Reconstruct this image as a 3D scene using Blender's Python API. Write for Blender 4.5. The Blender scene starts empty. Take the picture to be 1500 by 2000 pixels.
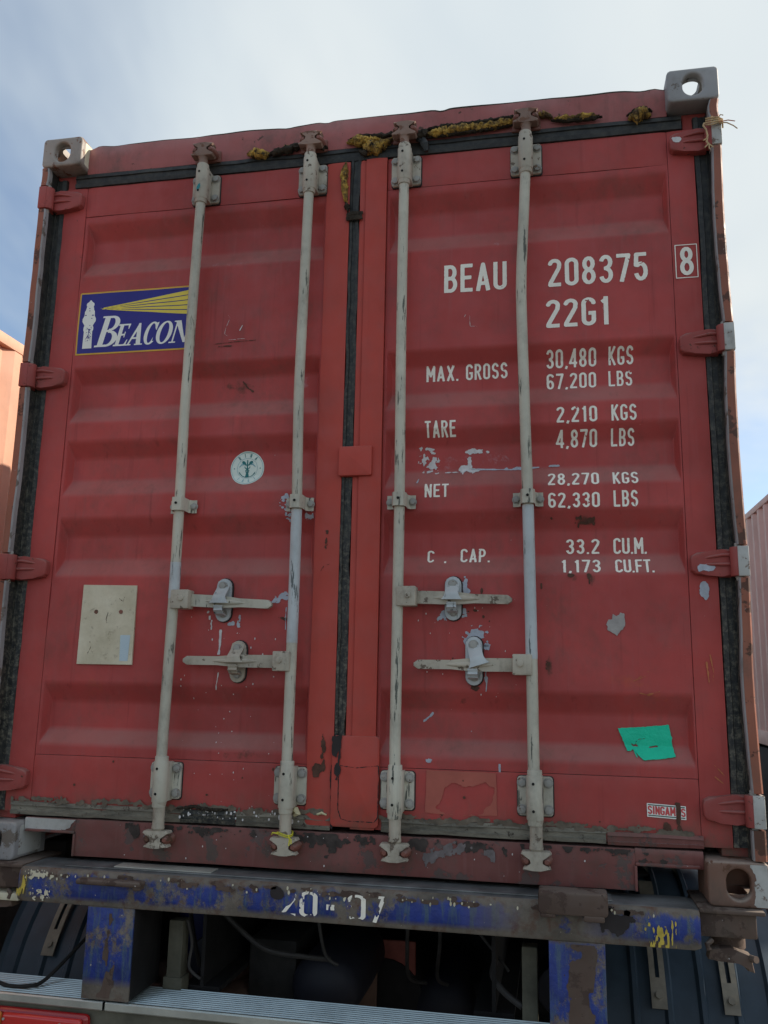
import bpy, bmesh, math, random
import numpy as np
from mathutils import Vector, Matrix

random.seed(7)
R = math.radians
scene = bpy.context.scene
H = 1.10                                    # height of the container's underside above the yard

# ------------------------------------------------------------------ camera
yaw, pitch, roll = -0.194423, 0.196638, 0.019323
fwd = Vector((math.sin(yaw)*math.cos(pitch), math.cos(yaw)*math.cos(pitch), math.sin(pitch)))
rgt = fwd.cross(Vector((0, 0, 1))).normalized(); upv = rgt.cross(fwd)
r2 = math.cos(roll)*rgt + math.sin(roll)*upv
u2 = -math.sin(roll)*rgt + math.cos(roll)*upv
cd = bpy.data.cameras.new('camera'); cam = bpy.data.objects.new('camera', cd)
scene.collection.objects.link(cam)
cam.matrix_world = Matrix(((r2.x, u2.x, -fwd.x, 0.6511), (r2.y, u2.y, -fwd.y, -2.6390),
                           (r2.z, u2.z, -fwd.z, 0.5792+H), (0, 0, 0, 1)))
cd.sensor_fit = 'VERTICAL'; cd.sensor_height = 36; cd.lens = 36*1680.7/2000
cd.clip_start = 0.05; cd.clip_end = 2000
scene.camera = cam

# ------------------------------------------------------------------ sky, sun, exposure
SUN_EL, SUN_AZ = R(29), R(22)               # azimuth measured from +X towards +Y
sd = Vector((math.cos(SUN_EL)*math.cos(SUN_AZ), math.cos(SUN_EL)*math.sin(SUN_AZ), math.sin(SUN_EL)))
w = bpy.data.worlds.new('World'); scene.world = w; w.use_nodes = True
nt = w.node_tree; nt.nodes.clear()
def wn(t, **k):
    n = nt.nodes.new(t)
    for a, b in k.items(): setattr(n, a, b)
    return n
sky = wn('ShaderNodeTexSky', sky_type='NISHITA', sun_disc=False, sun_elevation=SUN_EL,
         sun_rotation=math.pi/2-SUN_AZ, altitude=50, air_density=1.0, dust_density=1.2, ozone_density=2.0)
bg = wn('ShaderNodeBackground'); bg.inputs['Strength'].default_value = 0.10
out = wn('ShaderNodeOutputWorld')
tc = wn('ShaderNodeTexCoord'); sp = wn('ShaderNodeSeparateXYZ'); nt.links.new(tc.outputs['Generated'], sp.inputs[0])
mx = wn('ShaderNodeMath', operation='MAXIMUM'); mx.inputs[1].default_value = 0.0; nt.links.new(sp.outputs['Z'], mx.inputs[0])
ad = wn('ShaderNodeMath', operation='ADD'); ad.inputs[1].default_value = 0.22; nt.links.new(mx.outputs[0], ad.inputs[0])
dx = wn('ShaderNodeMath', operation='DIVIDE'); dy = wn('ShaderNodeMath', operation='DIVIDE')
nt.links.new(sp.outputs['X'], dx.inputs[0]); nt.links.new(ad.outputs[0], dx.inputs[1])
nt.links.new(sp.outputs['Y'], dy.inputs[0]); nt.links.new(ad.outputs[0], dy.inputs[1])
cb = wn('ShaderNodeCombineXYZ'); nt.links.new(dx.outputs[0], cb.inputs[0]); nt.links.new(dy.outputs[0], cb.inputs[1])
def wnoise(scale, detail, rough, off, dist=0.0):
    mp = wn('ShaderNodeMapping'); mp.inputs['Location'].default_value = off
    mp.inputs['Rotation'].default_value = (0, 0, 0.6); mp.inputs['Scale'].default_value = (1.0, 0.62, 1)
    nt.links.new(cb.outputs[0], mp.inputs[0])
    n = wn('ShaderNodeTexNoise'); n.inputs['Scale'].default_value = scale; n.inputs['Detail'].default_value = detail
    n.inputs['Roughness'].default_value = rough; n.inputs['Distortion'].default_value = dist
    nt.links.new(mp.outputs[0], n.inputs['Vector']); return n
def wramp(src, a, b, c0=(0, 0, 0, 1), c1=(1, 1, 1, 1)):
    r = wn('ShaderNodeValToRGB'); r.color_ramp.interpolation = 'EASE'
    r.color_ramp.elements[0].position = a; r.color_ramp.elements[1].position = b
    r.color_ramp.elements[0].color = c0; r.color_ramp.elements[1].color = c1
    nt.links.new(src, r.inputs[0]); return r
CLOUD_OFF = (3.1, 1.7, 0)
cov = wramp(wnoise(0.75, 6, 0.55, CLOUD_OFF, 0.3).outputs['Fac'], 0.36, 0.60)
shade = wramp(wnoise(0.8, 5, 0.5, (9.3, 4.4, 0), 0.4).outputs['Fac'], 0.32, 0.68,
              (3.25, 3.80, 4.25, 1), (5.15, 5.30, 5.15, 1))
mixc = wn('ShaderNodeMixRGB'); nt.links.new(cov.outputs[0], mixc.inputs[0])
nt.links.new(sky.outputs[0], mixc.inputs[1]); nt.links.new(shade.outputs[0], mixc.inputs[2])
nt.links.new(mixc.outputs[0], bg.inputs['Color']); nt.links.new(bg.outputs[0], out.inputs[0])

sl = bpy.data.lights.new('sun', 'SUN'); sl.energy = 3.6; sl.angle = R(0.6); sl.color = (1.0, 0.90, 0.76)
so = bpy.data.objects.new('sun', sl); scene.collection.objects.link(so)
so.rotation_euler = sd.to_track_quat('Z', 'Y').to_euler(); so.location = (8, 4, 12)

scene.view_settings.view_transform = 'Standard'; scene.view_settings.look = 'None'
scene.view_settings.exposure = 0.86; scene.view_settings.gamma = 1.0
scene.view_settings.use_curve_mapping = False
scene.render.engine = 'CYCLES'; scene.render.resolution_x = 768; scene.render.resolution_y = 1024
scene.cycles.max_bounces = 6

# ------------------------------------------------------------------ materials
class NM:
    """small node-graph helper; everything is keyed to world position so no two pieces repeat"""
    def __init__(s, name):
        s.m = bpy.data.materials.new(name); s.m.use_nodes = True
        s.t = s.m.node_tree; s.b = s.t.nodes['Principled BSDF']
        g = s.t.nodes.new('ShaderNodeNewGeometry'); s.pos = g.outputs['Position']; s.nrm = g.outputs['Normal']
    def n(s, t, **k):
        x = s.t.nodes.new(t)
        for a, b in k.items(): setattr(x, a, b)
        return x
    def l(s, a, b): s.t.links.new(a, b)
    def noise(s, scale, detail=4, rough=0.55, stretch=(1, 1, 1), off=0, dist=0):
        mp = s.n('ShaderNodeMapping'); mp.inputs['Scale'].default_value = stretch
        mp.inputs['Location'].default_value = (off*3.7, off*1.3, off*2.1)
        s.l(s.pos, mp.inputs[0])
        x = s.n('ShaderNodeTexNoise'); x.inputs['Scale'].default_value = scale
        x.inputs['Detail'].default_value = detail; x.inputs['Roughness'].default_value = rough
        x.inputs['Distortion'].default_value = dist
        s.l(mp.outputs[0], x.inputs['Vector']); return x.outputs['Fac']
    def ramp(s, src, a, b, va=0., vb=1.):
        x = s.n('ShaderNodeMapRange'); x.clamp = True
        x.inputs['From Min'].default_value = a; x.inputs['From Max'].default_value = b
        x.inputs['To Min'].default_value = va; x.inputs['To Max'].default_value = vb
        s.l(src, x.inputs['Value']); return x.outputs[0]
    def math(s, op, a, b):
        x = s.n('ShaderNodeMath', operation=op)
        for i, v in enumerate((a, b)):
            if isinstance(v, (int, float)): x.inputs[i].default_value = v
            else: s.l(v, x.inputs[i])
        return x.outputs[0]
    def mix(s, f, a, b, mode='MIX'):
        x = s.n('ShaderNodeMixRGB', blend_type=mode)
        for i, v in enumerate((f, a, b)):
            if isinstance(v, (int, float)): x.inputs[i].default_value = v
            elif isinstance(v, tuple): x.inputs[i].default_value = (*v[:3], 1)
            else: s.l(v, x.inputs[i])
        return x.outputs[0]
    def axis(s, src, i):
        x = s.n('ShaderNodeSeparateXYZ'); s.l(src, x.inputs[0]); return x.outputs[i]
    def bump(s, h, strength=0.2, dist=0.01, prev=None):
        x = s.n('ShaderNodeBump'); x.inputs['Strength'].default_value = strength; x.inputs['Distance'].default_value = dist
        s.l(h, x.inputs['Height'])
        if prev is not None: s.l(prev, x.inputs['Normal'])
        return x.outputs[0]
    def done(s, col, rough=0.6, bump=None, metal=0.0, spec=0.5):
        b = s.b
        if isinstance(col, tuple): b.inputs['Base Color'].default_value = (*col[:3], 1)
        else: s.l(col, b.inputs['Base Color'])
        if isinstance(rough, (int, float)): b.inputs['Roughness'].default_value = rough
        else: s.l(rough, b.inputs['Roughness'])
        b.inputs['Metallic'].default_value = metal
        b.inputs['Specular IOR Level'].default_value = spec
        if bump is not None: s.l(bump, b.inputs['Normal'])
        return s.m

def dark(c, k): return tuple(v*k for v in c)
def painted_steel(name, col, dust=0.45, dustcol=(.30, .235, .205), chips=.71, specks=.80, streak=.35, rustlow=None,
                  rough=(.42, .68), wear=False, wave=1.0, tone=(.70, 1.18), rustcol=(.085, .04, .026), spec=.28, cscale=26, cstretch=(1, 1, 1), grime=.0):
    k = NM(name)
    big = k.noise(1.7, 5, .6, off=1); mid = k.noise(9, 6, .6, off=2)
    c = k.mix(k.ramp(big, .3, .7), dark(col, tone[0]), dark(col, tone[1]))
    c = k.mix(k.ramp(mid, .45, .70, 0, .45), c, tuple(v*.80+.035 for v in col))
    c = k.mix(k.ramp(k.noise(2.6, 6, .68, off=31, stretch=(1, 1, .6)), .50, .66, 0, .40), c, tuple(v*.66+.010 for v in col))
    # faint run-off streaks
    st = k.noise(6, 5, .65, stretch=(7, 7, .45), off=3)
    c = k.mix(k.ramp(st, .56, .78, 0, streak), c, tuple(v*.80+.035 for v in col))
    st2 = k.noise(5, 4, .6, stretch=(9, 9, .3), off=8)
    c = k.mix(k.ramp(st2, .60, .80, 0, streak*.8), c, tuple(v*.45 for v in col))
    # settled dust on every upward facing slope
    nz = k.axis(k.nrm, 2)
    dn = k.math('MULTIPLY', k.ramp(nz, .10, .60), k.ramp(k.noise(5, 5, .6, off=4), .25, .65, .45, 1.0))
    c = k.mix(k.math('MULTIPLY', dn, dust), c, dustcol)
    if wear:
        a = k.n('ShaderNodeAttribute', attribute_name='wear')
        sep = k.n('ShaderNodeSeparateColor'); k.l(a.outputs['Color'], sep.inputs[0])
        brk = k.noise(38, 6, .7, off=5)
        def thr(ch, lo, hi, s=1.):
            v = k.math('ADD', sep.outputs[ch], k.math('MULTIPLY', k.math('SUBTRACT', brk, .5), 1.2))
            return k.math('MULTIPLY', k.ramp(v, lo, hi, 0, s), k.ramp(sep.outputs[ch], .02, .15))
        c = k.mix(thr(2, .35, .75, .8), c, (.50, .10, .05))
        c = k.mix(thr(1, .30, 1.0, .85), c, (.52, .54, .60))
        c = k.mix(thr(0, .42, .70, .85), c, rustcol)
    ch = k.ramp(k.noise(cscale, 8, .68, off=6, stretch=cstretch), chips, chips+.025)
    c = k.mix(ch, c, rustcol)
    sk = k.ramp(k.noise(95, 3, .5, off=7), specks, specks+.02)
    c = k.mix(k.math('MULTIPLY', sk, k.ramp(k.noise(2.2, 2, .5, off=12), .48, .62)), c, (.5, .48, .46))
    if grime:
        gm = k.math('MULTIPLY', k.ramp(k.noise(4.5, 7, .72, off=21), .46, .66), k.ramp(k.noise(30, 6, .7, stretch=(1, 1, .5), off=22), .35, .62))
        c = k.mix(k.math('MULTIPLY', gm, grime), c, (.095, .078, .062))
    if rustlow:
        z0, z1, amt = rustlow
        z = k.axis(k.pos, 2)
        f = k.math('MULTIPLY', k.ramp(z, z1, z0), k.ramp(k.noise(11, 7, .7, stretch=(1, 1, .7), off=9), .40, .62))
        c = k.mix(k.math('MULTIPLY', f, amt), c, (.135, .095, .07))
    rr = k.ramp(k.noise(14, 5, .6, off=10), .3, .7, rough[0], rough[1])
    bp = k.bump(k.noise(3.2, 3, .55, off=11), .55*wave, .02)
    bp = k.bump(k.noise(120, 4, .6, off=13), .10, .002, bp)
    bp = k.bump(ch, .4, -.002, bp)
    return k.done(c, rr, bp, spec=spec)

RED = (.455, .072, .066)
M = {}
M['red'] = painted_steel('container red paint', RED, wear=True, chips=.72, specks=.775, grime=.40, streak=.75)
M['red_frame'] = painted_steel('container red frame paint', (.45, .070, .062), chips=.70, rustlow=(1.235, 1.36, .9), grime=.25, streak=.5)
M['red_post'] = painted_steel('bright repainted red', (.49, .072, .052), chips=.76, streak=.18, tone=(.9, 1.08), wave=1.5, rustlow=(1.24, 1.36, .7), grime=.15)
M['header'] = painted_steel('faded header red', (.42, .13, .12), chips=.64, grime=.6, streak=.6, wave=2, dustcol=(.33, .3, .28))
M['sill'] = painted_steel('scuffed sill paint', (.225, .078, .068), chips=.555, cscale=12, grime=.85, specks=.74, streak=.8, tone=(.6, 1.15), rustcol=(.115, .078, .072), wave=2)
M['post_rust'] = painted_steel('orange rusted post', (.29, .105, .065), chips=.56, cscale=14, grime=.5, specks=.72, streak=.9, tone=(.7, 1.2), rustcol=(.10, .045, .03))
M['casting'] = painted_steel('worn casting', (.34, .30, .265), chips=.555, cscale=11, grime=.7, specks=.72, tone=(.75, 1.2), rustcol=(.20, .10, .065), dustcol=(.5, .47, .40))
M['casting_rust'] = painted_steel('rusty casting', (.20, .112, .08), chips=.56, cscale=14, grime=.6, specks=.75, tone=(.7, 1.2), rustcol=(.13, .065, .04), dustcol=(.5, .47, .40))
M['galv'] = painted_steel('pale galvanised steel', (.34, .34, .34), chips=.59, cscale=12, grime=.5, specks=.78, tone=(.7, 1.15), rustcol=(.16, .14, .12), dustcol=(.45, .42, .36))
M['white'] = painted_steel('chalky white paint', (.52, .53, .50), chips=.60, grime=.5, tone=(.75, 1.1), rustcol=(.2, .15, .12))
M['rod'] = painted_steel('grey cream bar paint', (.54, .525, .43), chips=.59, cscale=40, cstretch=(1.3, 1.3, .16), grime=.45, specks=.76, streak=.7, tone=(.82, 1.15), rustcol=(.11, .12, .10), dustcol=(.5, .47, .4), wave=.3)
M['rod_blue'] = painted_steel('cool grey bar paint', (.52, .57, .58), chips=.61, cscale=40, cstretch=(1.3, 1.3, .16), grime=.3, specks=.76, streak=.6, tone=(.85, 1.1), rustcol=(.12, .14, .14), dustcol=(.5, .5, .46), wave=.3)
M['cream'] = painted_steel('beige grey fitting paint', (.50, .46, .37), chips=.585, grime=.7, tone=(.75, 1.15), rustcol=(.15, .12, .09), dustcol=(.46, .42, .34), wave=.3)
M['cam_rust'] = painted_steel('rust stained cam', (.30, .20, .155), chips=.56, tone=(.6, 1.25), rustcol=(.16, .08, .05), wave=.3)
M['bolt'] = painted_steel('bolt grey', (.36, .36, .33), chips=.60, tone=(.7, 1.2), rustcol=(.16, .11, .07), wave=.2)
M['hinge'] = painted_steel('dull hinge red', (.36, .075, .066), chips=.62, cscale=40, grime=.45)
M['keeper'] = painted_steel('rusty keeper', (.24, .095, .07), chips=.58, tone=(.6, 1.2), rustcol=(.11, .06, .04), wave=.3)
M['rust'] = painted_steel('brown rust plate', (.115, .078, .060), chips=.53, cscale=12, grime=.5, specks=.72, tone=(.7, 1.35), rustcol=(.075, .05, .04), dust=.5, dustcol=(.22, .19, .16), rough=(.7, .95))

def rubber():
    k = NM('door gasket rubber')
    c = k.mix(k.ramp(k.noise(30, 6, .7, off=1), .42, .70), (.012, .014, .015), (.045, .046, .040))
    z = k.axis(k.pos, 2)
    low = k.ramp(z, H+2.6, H+.4)
    spk = k.math('MULTIPLY', k.ramp(k.noise(70, 6, .75, off=4), .48, .62), low)
    c = k.mix(k.math('MULTIPLY', spk, .85), c, (.17, .155, .115))
    b = k.bump(k.noise(60, 5, .6, off=3), .5, .003)
    return k.done(c, .62, b)
M['rubber'] = rubber()
def bottom_gasket():
    k = NM('sun bleached bottom gasket')
    c = k.mix(k.ramp(k.noise(14, 7, .7, stretch=(.5, 1, 2), off=2), .36, .64), (.085, .078, .062), (.25, .235, .185))
    c = k.mix(k.ramp(k.noise(50, 5, .7, off=6), .58, .66), c, (.05, .04, .03))
    return k.done(c, .8, k.bump(k.noise(45, 6, .65, off=3), .7, .004))
M['rubber_old'] = bottom_gasket()
def simple(name, col, rough=.6, var=.25, scale=12, bump=.15, metal=0., spec=.3):
    k = NM(name)
    c = k.mix(k.ramp(k.noise(scale, 6, .6, off=1), .3, .7), dark(col, 1-var), dark(col, 1+var))
    return k.done(c, rough, k.bump(k.noise(scale*4, 4, .6, off=2), bump, .004), metal, spec)
M['letter'] = simple('cream lettering paint', (.90, .87, .76), .55, .07, 30, .05)
M['black'] = simple('black hole', (.012, .012, .012), .9)
M['blackmark'] = simple('black scrape and rim shade', (.03, .025, .025), .7)
M['logo_blue'] = simple('sticker blue', (.030, .026, .23), .35, .10, 8, .04)
M['logo_yellow'] = simple('sticker yellow', (.76, .62, .09), .4, .1, 9, .04)
M['logo_border'] = simple('sticker amber border', (.66, .40, .05), .4, .1, 9, .04)
M['logo_white'] = simple('sticker white', (.84, .86, .80), .4, .04, 9, .03)
M['seal_white'] = simple('seal white', (.70, .80, .72), .4, .04, 20, .03)
M['seal_ink'] = simple('seal teal ink', (.02, .17, .17), .5, .1)
M['seal_light'] = simple('seal pale blue ink', (.20, .42, .48), .5, .1)
M['green'] = simple('green tape', (.008, .60, .36), .42, .08, 14, .8)
M['sg_red'] = simple('maker red ink', (.62, .09, .09), .5, .08)
M['sg_green'] = simple('maker green ink', (.02, .09, .07), .5, .08)
M['cyan'] = simple('teal paint mark', (.02, .22, .24), .5, .1)
M['white_mark'] = simple('white paint smear', (.62, .61, .60), .7, .15, 60, .3)
M['blue_mark'] = simple('pale blue paint smear', (.42, .46, .52), .7, .15, 60, .3)
M['oldred'] = simple('orange red primer patch', (.42, .115, .085), .6, .10, 14, .1)
M['rustspot'] = simple('rust stain', (.10, .05, .035), .85, .3, 50, .4)
M['orange_mark'] = simple('orange scratch', (.50, .17, .07), .6, .15)
M['galvpatch'] = simple('bare grey patch', (.36, .34, .32), .6, .15, 40, .2)
M['old_yellow'] = simple('old yellow paint', (.52, .40, .07), .7, .25, 40, .2)
M['wire'] = simple('yellow wire', (.62, .58, .05), .5, .1)
M['rope'] = simple('frayed rope', (.50, .36, .20), .9, .3, 60, .4)
M['rope_red'] = simple('red thread', (.42, .12, .06), .9, .3, 60, .4)
M['hole'] = M['black']
M['soot'] = simple('black brown soot', (.055, .045, .040), .85, .4, 40, .3)
M['greysmear'] = simple('blue grey rubbed paint', (.16, .14, .14), .7, .3, 40, .2)
M['dirt'] = simple('dried grey dirt', (.15, .125, .095), .9, .4, 30, .4)
def foam():
    k = NM('sprayed sealing foam')
    c = k.mix(k.ramp(k.noise(28, 7, .7, off=1), .40, .60), (.10, .06, .025), (.68, .42, .08))
    c = k.mix(k.ramp(k.noise(60, 6, .7, off=5), .54, .64), c, (.035, .028, .02))
    return k.done(c, .9, k.bump(k.noise(75, 6, .7, off=3), 1.0, .012))
M['foam'] = foam()
M['foam_dark'] = simple('dark old foam', (.045, .036, .026), .9, .5, 45, .9)
def plate_mat():
    k = NM('dirty cream plate')
    c = k.mix(k.ramp(k.noise(7, 6, .65, off=1), .32, .68), (.48, .44, .30), (.72, .68, .52))
    c = k.mix(k.ramp(k.noise(40, 7, .75, off=2), .58, .72, 0, .75), c, (.17, .13, .075))
    return k.done(c, .6, k.bump(k.noise(30, 5, .6, off=3), .25, .003))
M['plate'] = plate_mat()
def barcode():
    k = NM('pale blue printed tag')
    z = k.axis(k.pos, 2)
    wv = k.n('ShaderNodeTexWave', wave_type='BANDS', bands_direction='Z'); k.l(k.pos, wv.inputs[0])
    wv.inputs['Scale'].default_value = 90; wv.inputs['Distortion'].default_value = 3
    c = k.mix(k.ramp(wv.outputs['Fac'], .45, .55), (.32, .50, .60), (.62, .70, .72))
    return k.done(c, .5)
M['tag'] = barcode()
def beam_paint():
    k = NM('flaking blue trailer paint')
    base = k.mix(k.ramp(k.noise(7, 7, .7, off=1), .3, .7), (.085, .075, .06), (.22, .19, .155))
    base = k.mix(k.ramp(k.noise(24, 7, .7, off=2), .50, .68), base, (.11, .055, .035))
    z = k.axis(k.pos, 2); x = k.axis(k.pos, 0)
    edge = k.noise(22, 6, .7, stretch=(1.6, 1, .35), off=3)
    zin = k.math('ADD', z, k.math('MULTIPLY', k.math('SUBTRACT', edge, .5), .085))
    top = k.ramp(zin, H-.030, H-.016, 1, 0)
    low = k.ramp(z, H-.092, H-.078)
    low = k.math('MAXIMUM', low, k.ramp(z, H-.104, H-.106))
    deep = k.ramp(z, H-.325, H-.30)
    big = k.ramp(k.noise(6.5, 7, .76, stretch=(1, 1, .8), off=14), .415, .485)
    cov = k.math('MULTIPLY', k.math('MULTIPLY', top, low), k.math('MULTIPLY', big, deep))
    # the paint is worn right off towards the right hand third of the beam
    worn = k.ramp(k.math('ABSOLUTE', k.math('SUBTRACT', x, .63), 0), .07, .26)
    worn = k.math('MAXIMUM', worn, k.ramp(z, H-.10, H-.115))
    cov = k.math('MULTIPLY', cov, k.math('MAXIMUM', worn, k.ramp(k.noise(9, 5, .6, off=4), .58, .62)))
    blue = k.mix(k.ramp(k.noise(12, 6, .6, off=7), .35, .65), (.010, .024, .14), (.016, .042, .26))
    blue = k.mix(k.ramp(k.noise(16, 6, .7, stretch=(3, 3, .4), off=5), .50, .62, 0, .8), blue, (.055, .10, .14))
    c = k.mix(cov, base, blue)
    c = k.mix(k.ramp(k.noise(80, 3, .6, off=9), .72, .74, 0, .8), c, (.5, .46, .34))
    b = k.bump(cov, .5, .003); b = k.bump(k.noise(40, 6, .65, off=6), .5, .006, b)
    b = k.bump(k.noise(6, 3, .5, off=16), .5, .02, b)
    return k.done(c, k.ramp(cov, 0, 1, .85, .42), b)
M['beam'] = beam_paint()
M['deck'] = simple('scuffed dark steel deck', (.17, .18, .18), .45, .45, 9, .3, .4)
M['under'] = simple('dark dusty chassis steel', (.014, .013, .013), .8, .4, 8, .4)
M['grime'] = simple('olive grimy steel', (.12, .115, .085), .75, .35, 9, .4)
M['alu'] = simple('ribbed aluminium', (.46, .52, .50), .36, .18, 9, .1, .75)
M['alu_lip'] = simple('dull aluminium lip', (.42, .43, .38), .5, .22, 7, .2, .4)
M['mud'] = simple('blue black plastic mudguard', (.034, .052, .070), .42, .35, 5, .1)
M['strap'] = simple('galvanised slotted strap', (.22, .20, .16), .7, .3, 14, .3, .2)
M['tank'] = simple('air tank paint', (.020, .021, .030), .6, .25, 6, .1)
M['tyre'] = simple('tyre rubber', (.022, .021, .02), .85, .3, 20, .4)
M['drumblue'] = simple('blue plastic drum', (.008, .012, .085), .45, .25, 6, .1)
M['tan'] = simple('tan dusty panel', (.13, .08, .06), .8, .3, 10, .2)
M['redpanel'] = simple('red brown panel', (.22, .065, .05), .8, .3, 10, .2)
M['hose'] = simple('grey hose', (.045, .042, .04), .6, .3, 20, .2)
def lens(name, col):
    k = NM(name); m = k.done(col, .18, k.bump(k.noise(14, 3, .5), .15, .004)); k.b.inputs['Coat Weight'].default_value = .5; return m
M['lens_red'] = lens('red lamp lens', (.55, .018, .015)); M['lens_deep'] = lens('deep red lamp lens', (.30, .01, .012))
M['lens_orange'] = lens('orange lamp lens', (.62, .20, .03)); M['lens_clear'] = lens('dull clear lens', (.34, .29, .24))
M['nb_orange'] = painted_steel('sun bleached orange paint', (.60, .32, .215), chips=.80, streak=.3, dust=.2, tone=(.92, 1.06), wave=.5)
M['nb_pink'] = painted_steel('faded pink beige paint', (.60, .42, .355), chips=.80, streak=.3, dust=.2, tone=(.92, 1.06), wave=.5)
def ground_mat():
    k = NM('dusty yard concrete')
    c = k.mix(k.ramp(k.noise(.6, 8, .65, off=1), .3, .7), (.060, .055, .050), (.105, .098, .088))
    c = k.mix(k.ramp(k.noise(9, 6, .7, off=2), .5, .7, 0, .6), c, (.05, .045, .04))
    return k.done(c, .9, k.bump(k.noise(30, 6, .7, off=3), .5, .02))
M['ground'] = ground_mat()

# ------------------------------------------------------------------ object helpers
def link(o, parent=None, loc=None):
    scene.collection.objects.link(o)
    if parent is not None: o.parent = parent
    if loc is not None: o.location = loc
    return o
def thing(name, label, cat, loc=(0, 0, 0), group=None):
    o = bpy.data.objects.new(name, None); o.empty_display_size = .2
    link(o, None, loc); o['label'] = label; o['category'] = cat
    if group: o['group'] = group
    return o
def obj(name, bm, mats, parent=None, loc=None, smooth=35, label=None, kind=None):
    bmesh.ops.recalc_face_normals(bm, faces=bm.faces)
    me = bpy.data.meshes.new(name); bm.to_mesh(me); bm.free()
    for m in (mats if isinstance(mats, (list, tuple)) else [mats]): me.materials.append(m)
    if smooth:
        me.polygons.foreach_set('use_smooth', [True]*len(me.polygons)); me.set_sharp_from_angle(angle=R(smooth))
    o = bpy.data.objects.new(name, me); link(o, parent, loc)
    if label: o['label'] = label
    if kind: o['kind'] = kind
    return o
def B(): return bmesh.new()
def mark(bm, n0, mi):
    if mi:
        for f in bm.faces:
            if f not in n0: f.material_index = mi
def box(bm, x0, x1, y0, y1, z0, z1, bev=0., seg=2, mi=0, rot=None, sub=0):
    n0 = set(bm.faces) if mi else 0
    m = Matrix.Translation(((x0+x1)/2, (y0+y1)/2, (z0+z1)/2))
    if rot is not None: m = m @ rot
    m = m @ Matrix.Diagonal((x1-x0, y1-y0, z1-z0, 1))
    r = bmesh.ops.create_cube(bm, size=1, matrix=m); vs = r['verts']
    if bev > 0:
        es = list({e for v in vs for e in v.link_edges})
        bmesh.ops.bevel(bm, geom=es, offset=bev, segments=seg, profile=.5, affect='EDGES', clamp_overlap=True)
    mark(bm, n0, mi)
def cyl(bm, p0, p1, r0, r1=None, seg=20, bev=0, mi=0):
    r1 = r0 if r1 is None else r1; n0 = set(bm.faces) if mi else 0
    p0 = Vector(p0); p1 = Vector(p1); d = p1-p0
    m = Matrix.Translation((p0+p1)/2) @ d.to_track_quat('Z', 'Y').to_matrix().to_4x4()
    r = bmesh.ops.create_cone(bm, cap_ends=True, segments=seg, radius1=r0, radius2=r1, depth=d.length, matrix=m)
    if bev:
        es = [e for v in r['verts'] for e in v.link_edges if len(e.link_faces) == 2 and any(len(f.verts) > 4 for f in e.link_faces)]
        bmesh.ops.bevel(bm, geom=list(set(es)), offset=bev, segments=2, profile=.5, affect='EDGES')
    mark(bm, n0, mi)
def tube(bm, pts, rad, seg=12, mi=0, jitter=None):
    n0 = set(bm.faces) if mi else 0; pts = [Vector(p) for p in pts]; n = len(pts)
    rr = rad if isinstance(rad, (list, tuple)) else [rad]*n
    rings = []; ref = Vector((0, -1, 0)) if abs((pts[-1]-pts[0]).normalized().y) < .9 else Vector((1, 0, 0))
    for i, p in enumerate(pts):
        t = (pts[min(i+1, n-1)]-pts[max(i-1, 0)]).normalized()
        a = t.cross(ref).normalized(); b = t.cross(a).normalized()
        ring = []
        for k in range(seg):
            th = 2*math.pi*k/seg; r = rr[i]
            if jitter: r *= 1+jitter*(random.random()-.5)
            ring.append(bm.verts.new(p+(a*math.cos(th)+b*math.sin(th))*r))
        rings.append(ring)
    for i in range(n-1):
        for k in range(seg):
            bm.faces.new((rings[i][k], rings[i][(k+1) % seg], rings[i+1][(k+1) % seg], rings[i+1][k]))
    bm.faces.new(rings[0]); bm.faces.new(rings[-1][::-1]); mark(bm, n0, mi)
def prism(bm, pts, y0, y1, bev=0., mi=0, seg=2):
    """outline in x,z pushed from y0 (front) to y1"""
    n0 = set(bm.faces) if mi else 0
    a = [bm.verts.new((x, y0, z)) for x, z in pts]; b = [bm.verts.new((x, y1, z)) for x, z in pts]
    f = bm.faces.new(a); bm.faces.new(b[::-1]); n = len(pts)
    for i in range(n): bm.faces.new((a[i], b[i], b[(i+1) % n], a[(i+1) % n]))
    if bev:
        bmesh.ops.bevel(bm, geom=[bm.edges.get((a[i], a[(i+1) % n])) for i in range(n)], offset=bev, segments=seg, profile=.5, affect='EDGES')
    mark(bm, n0, mi)
def stadium(cx, cz, w, h, n=8):
    r = w/2; pts = []
    for i in range(n+1):
        a = math.pi*i/n; pts.append((cx+r*math.cos(a), cz+h/2-r+r*math.sin(a)))
    for i in range(n+1):
        a = math.pi+math.pi*i/n; pts.append((cx+r*math.cos(a), cz-h/2+r+r*math.sin(a)))
    return pts
def rrect(cx, cz, w, h, r, n=4):
    pts = []
    for sx, sz, a0 in ((1, 1, 0), (-1, 1, 90), (-1, -1, 180), (1, -1, 270)):
        for i in range(n+1):
            a = R(a0+90*i/n); pts.append((cx+sx*(w/2-r)+r*math.cos(a), cz+sz*(h/2-r)+r*math.sin(a)))
    return pts

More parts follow.
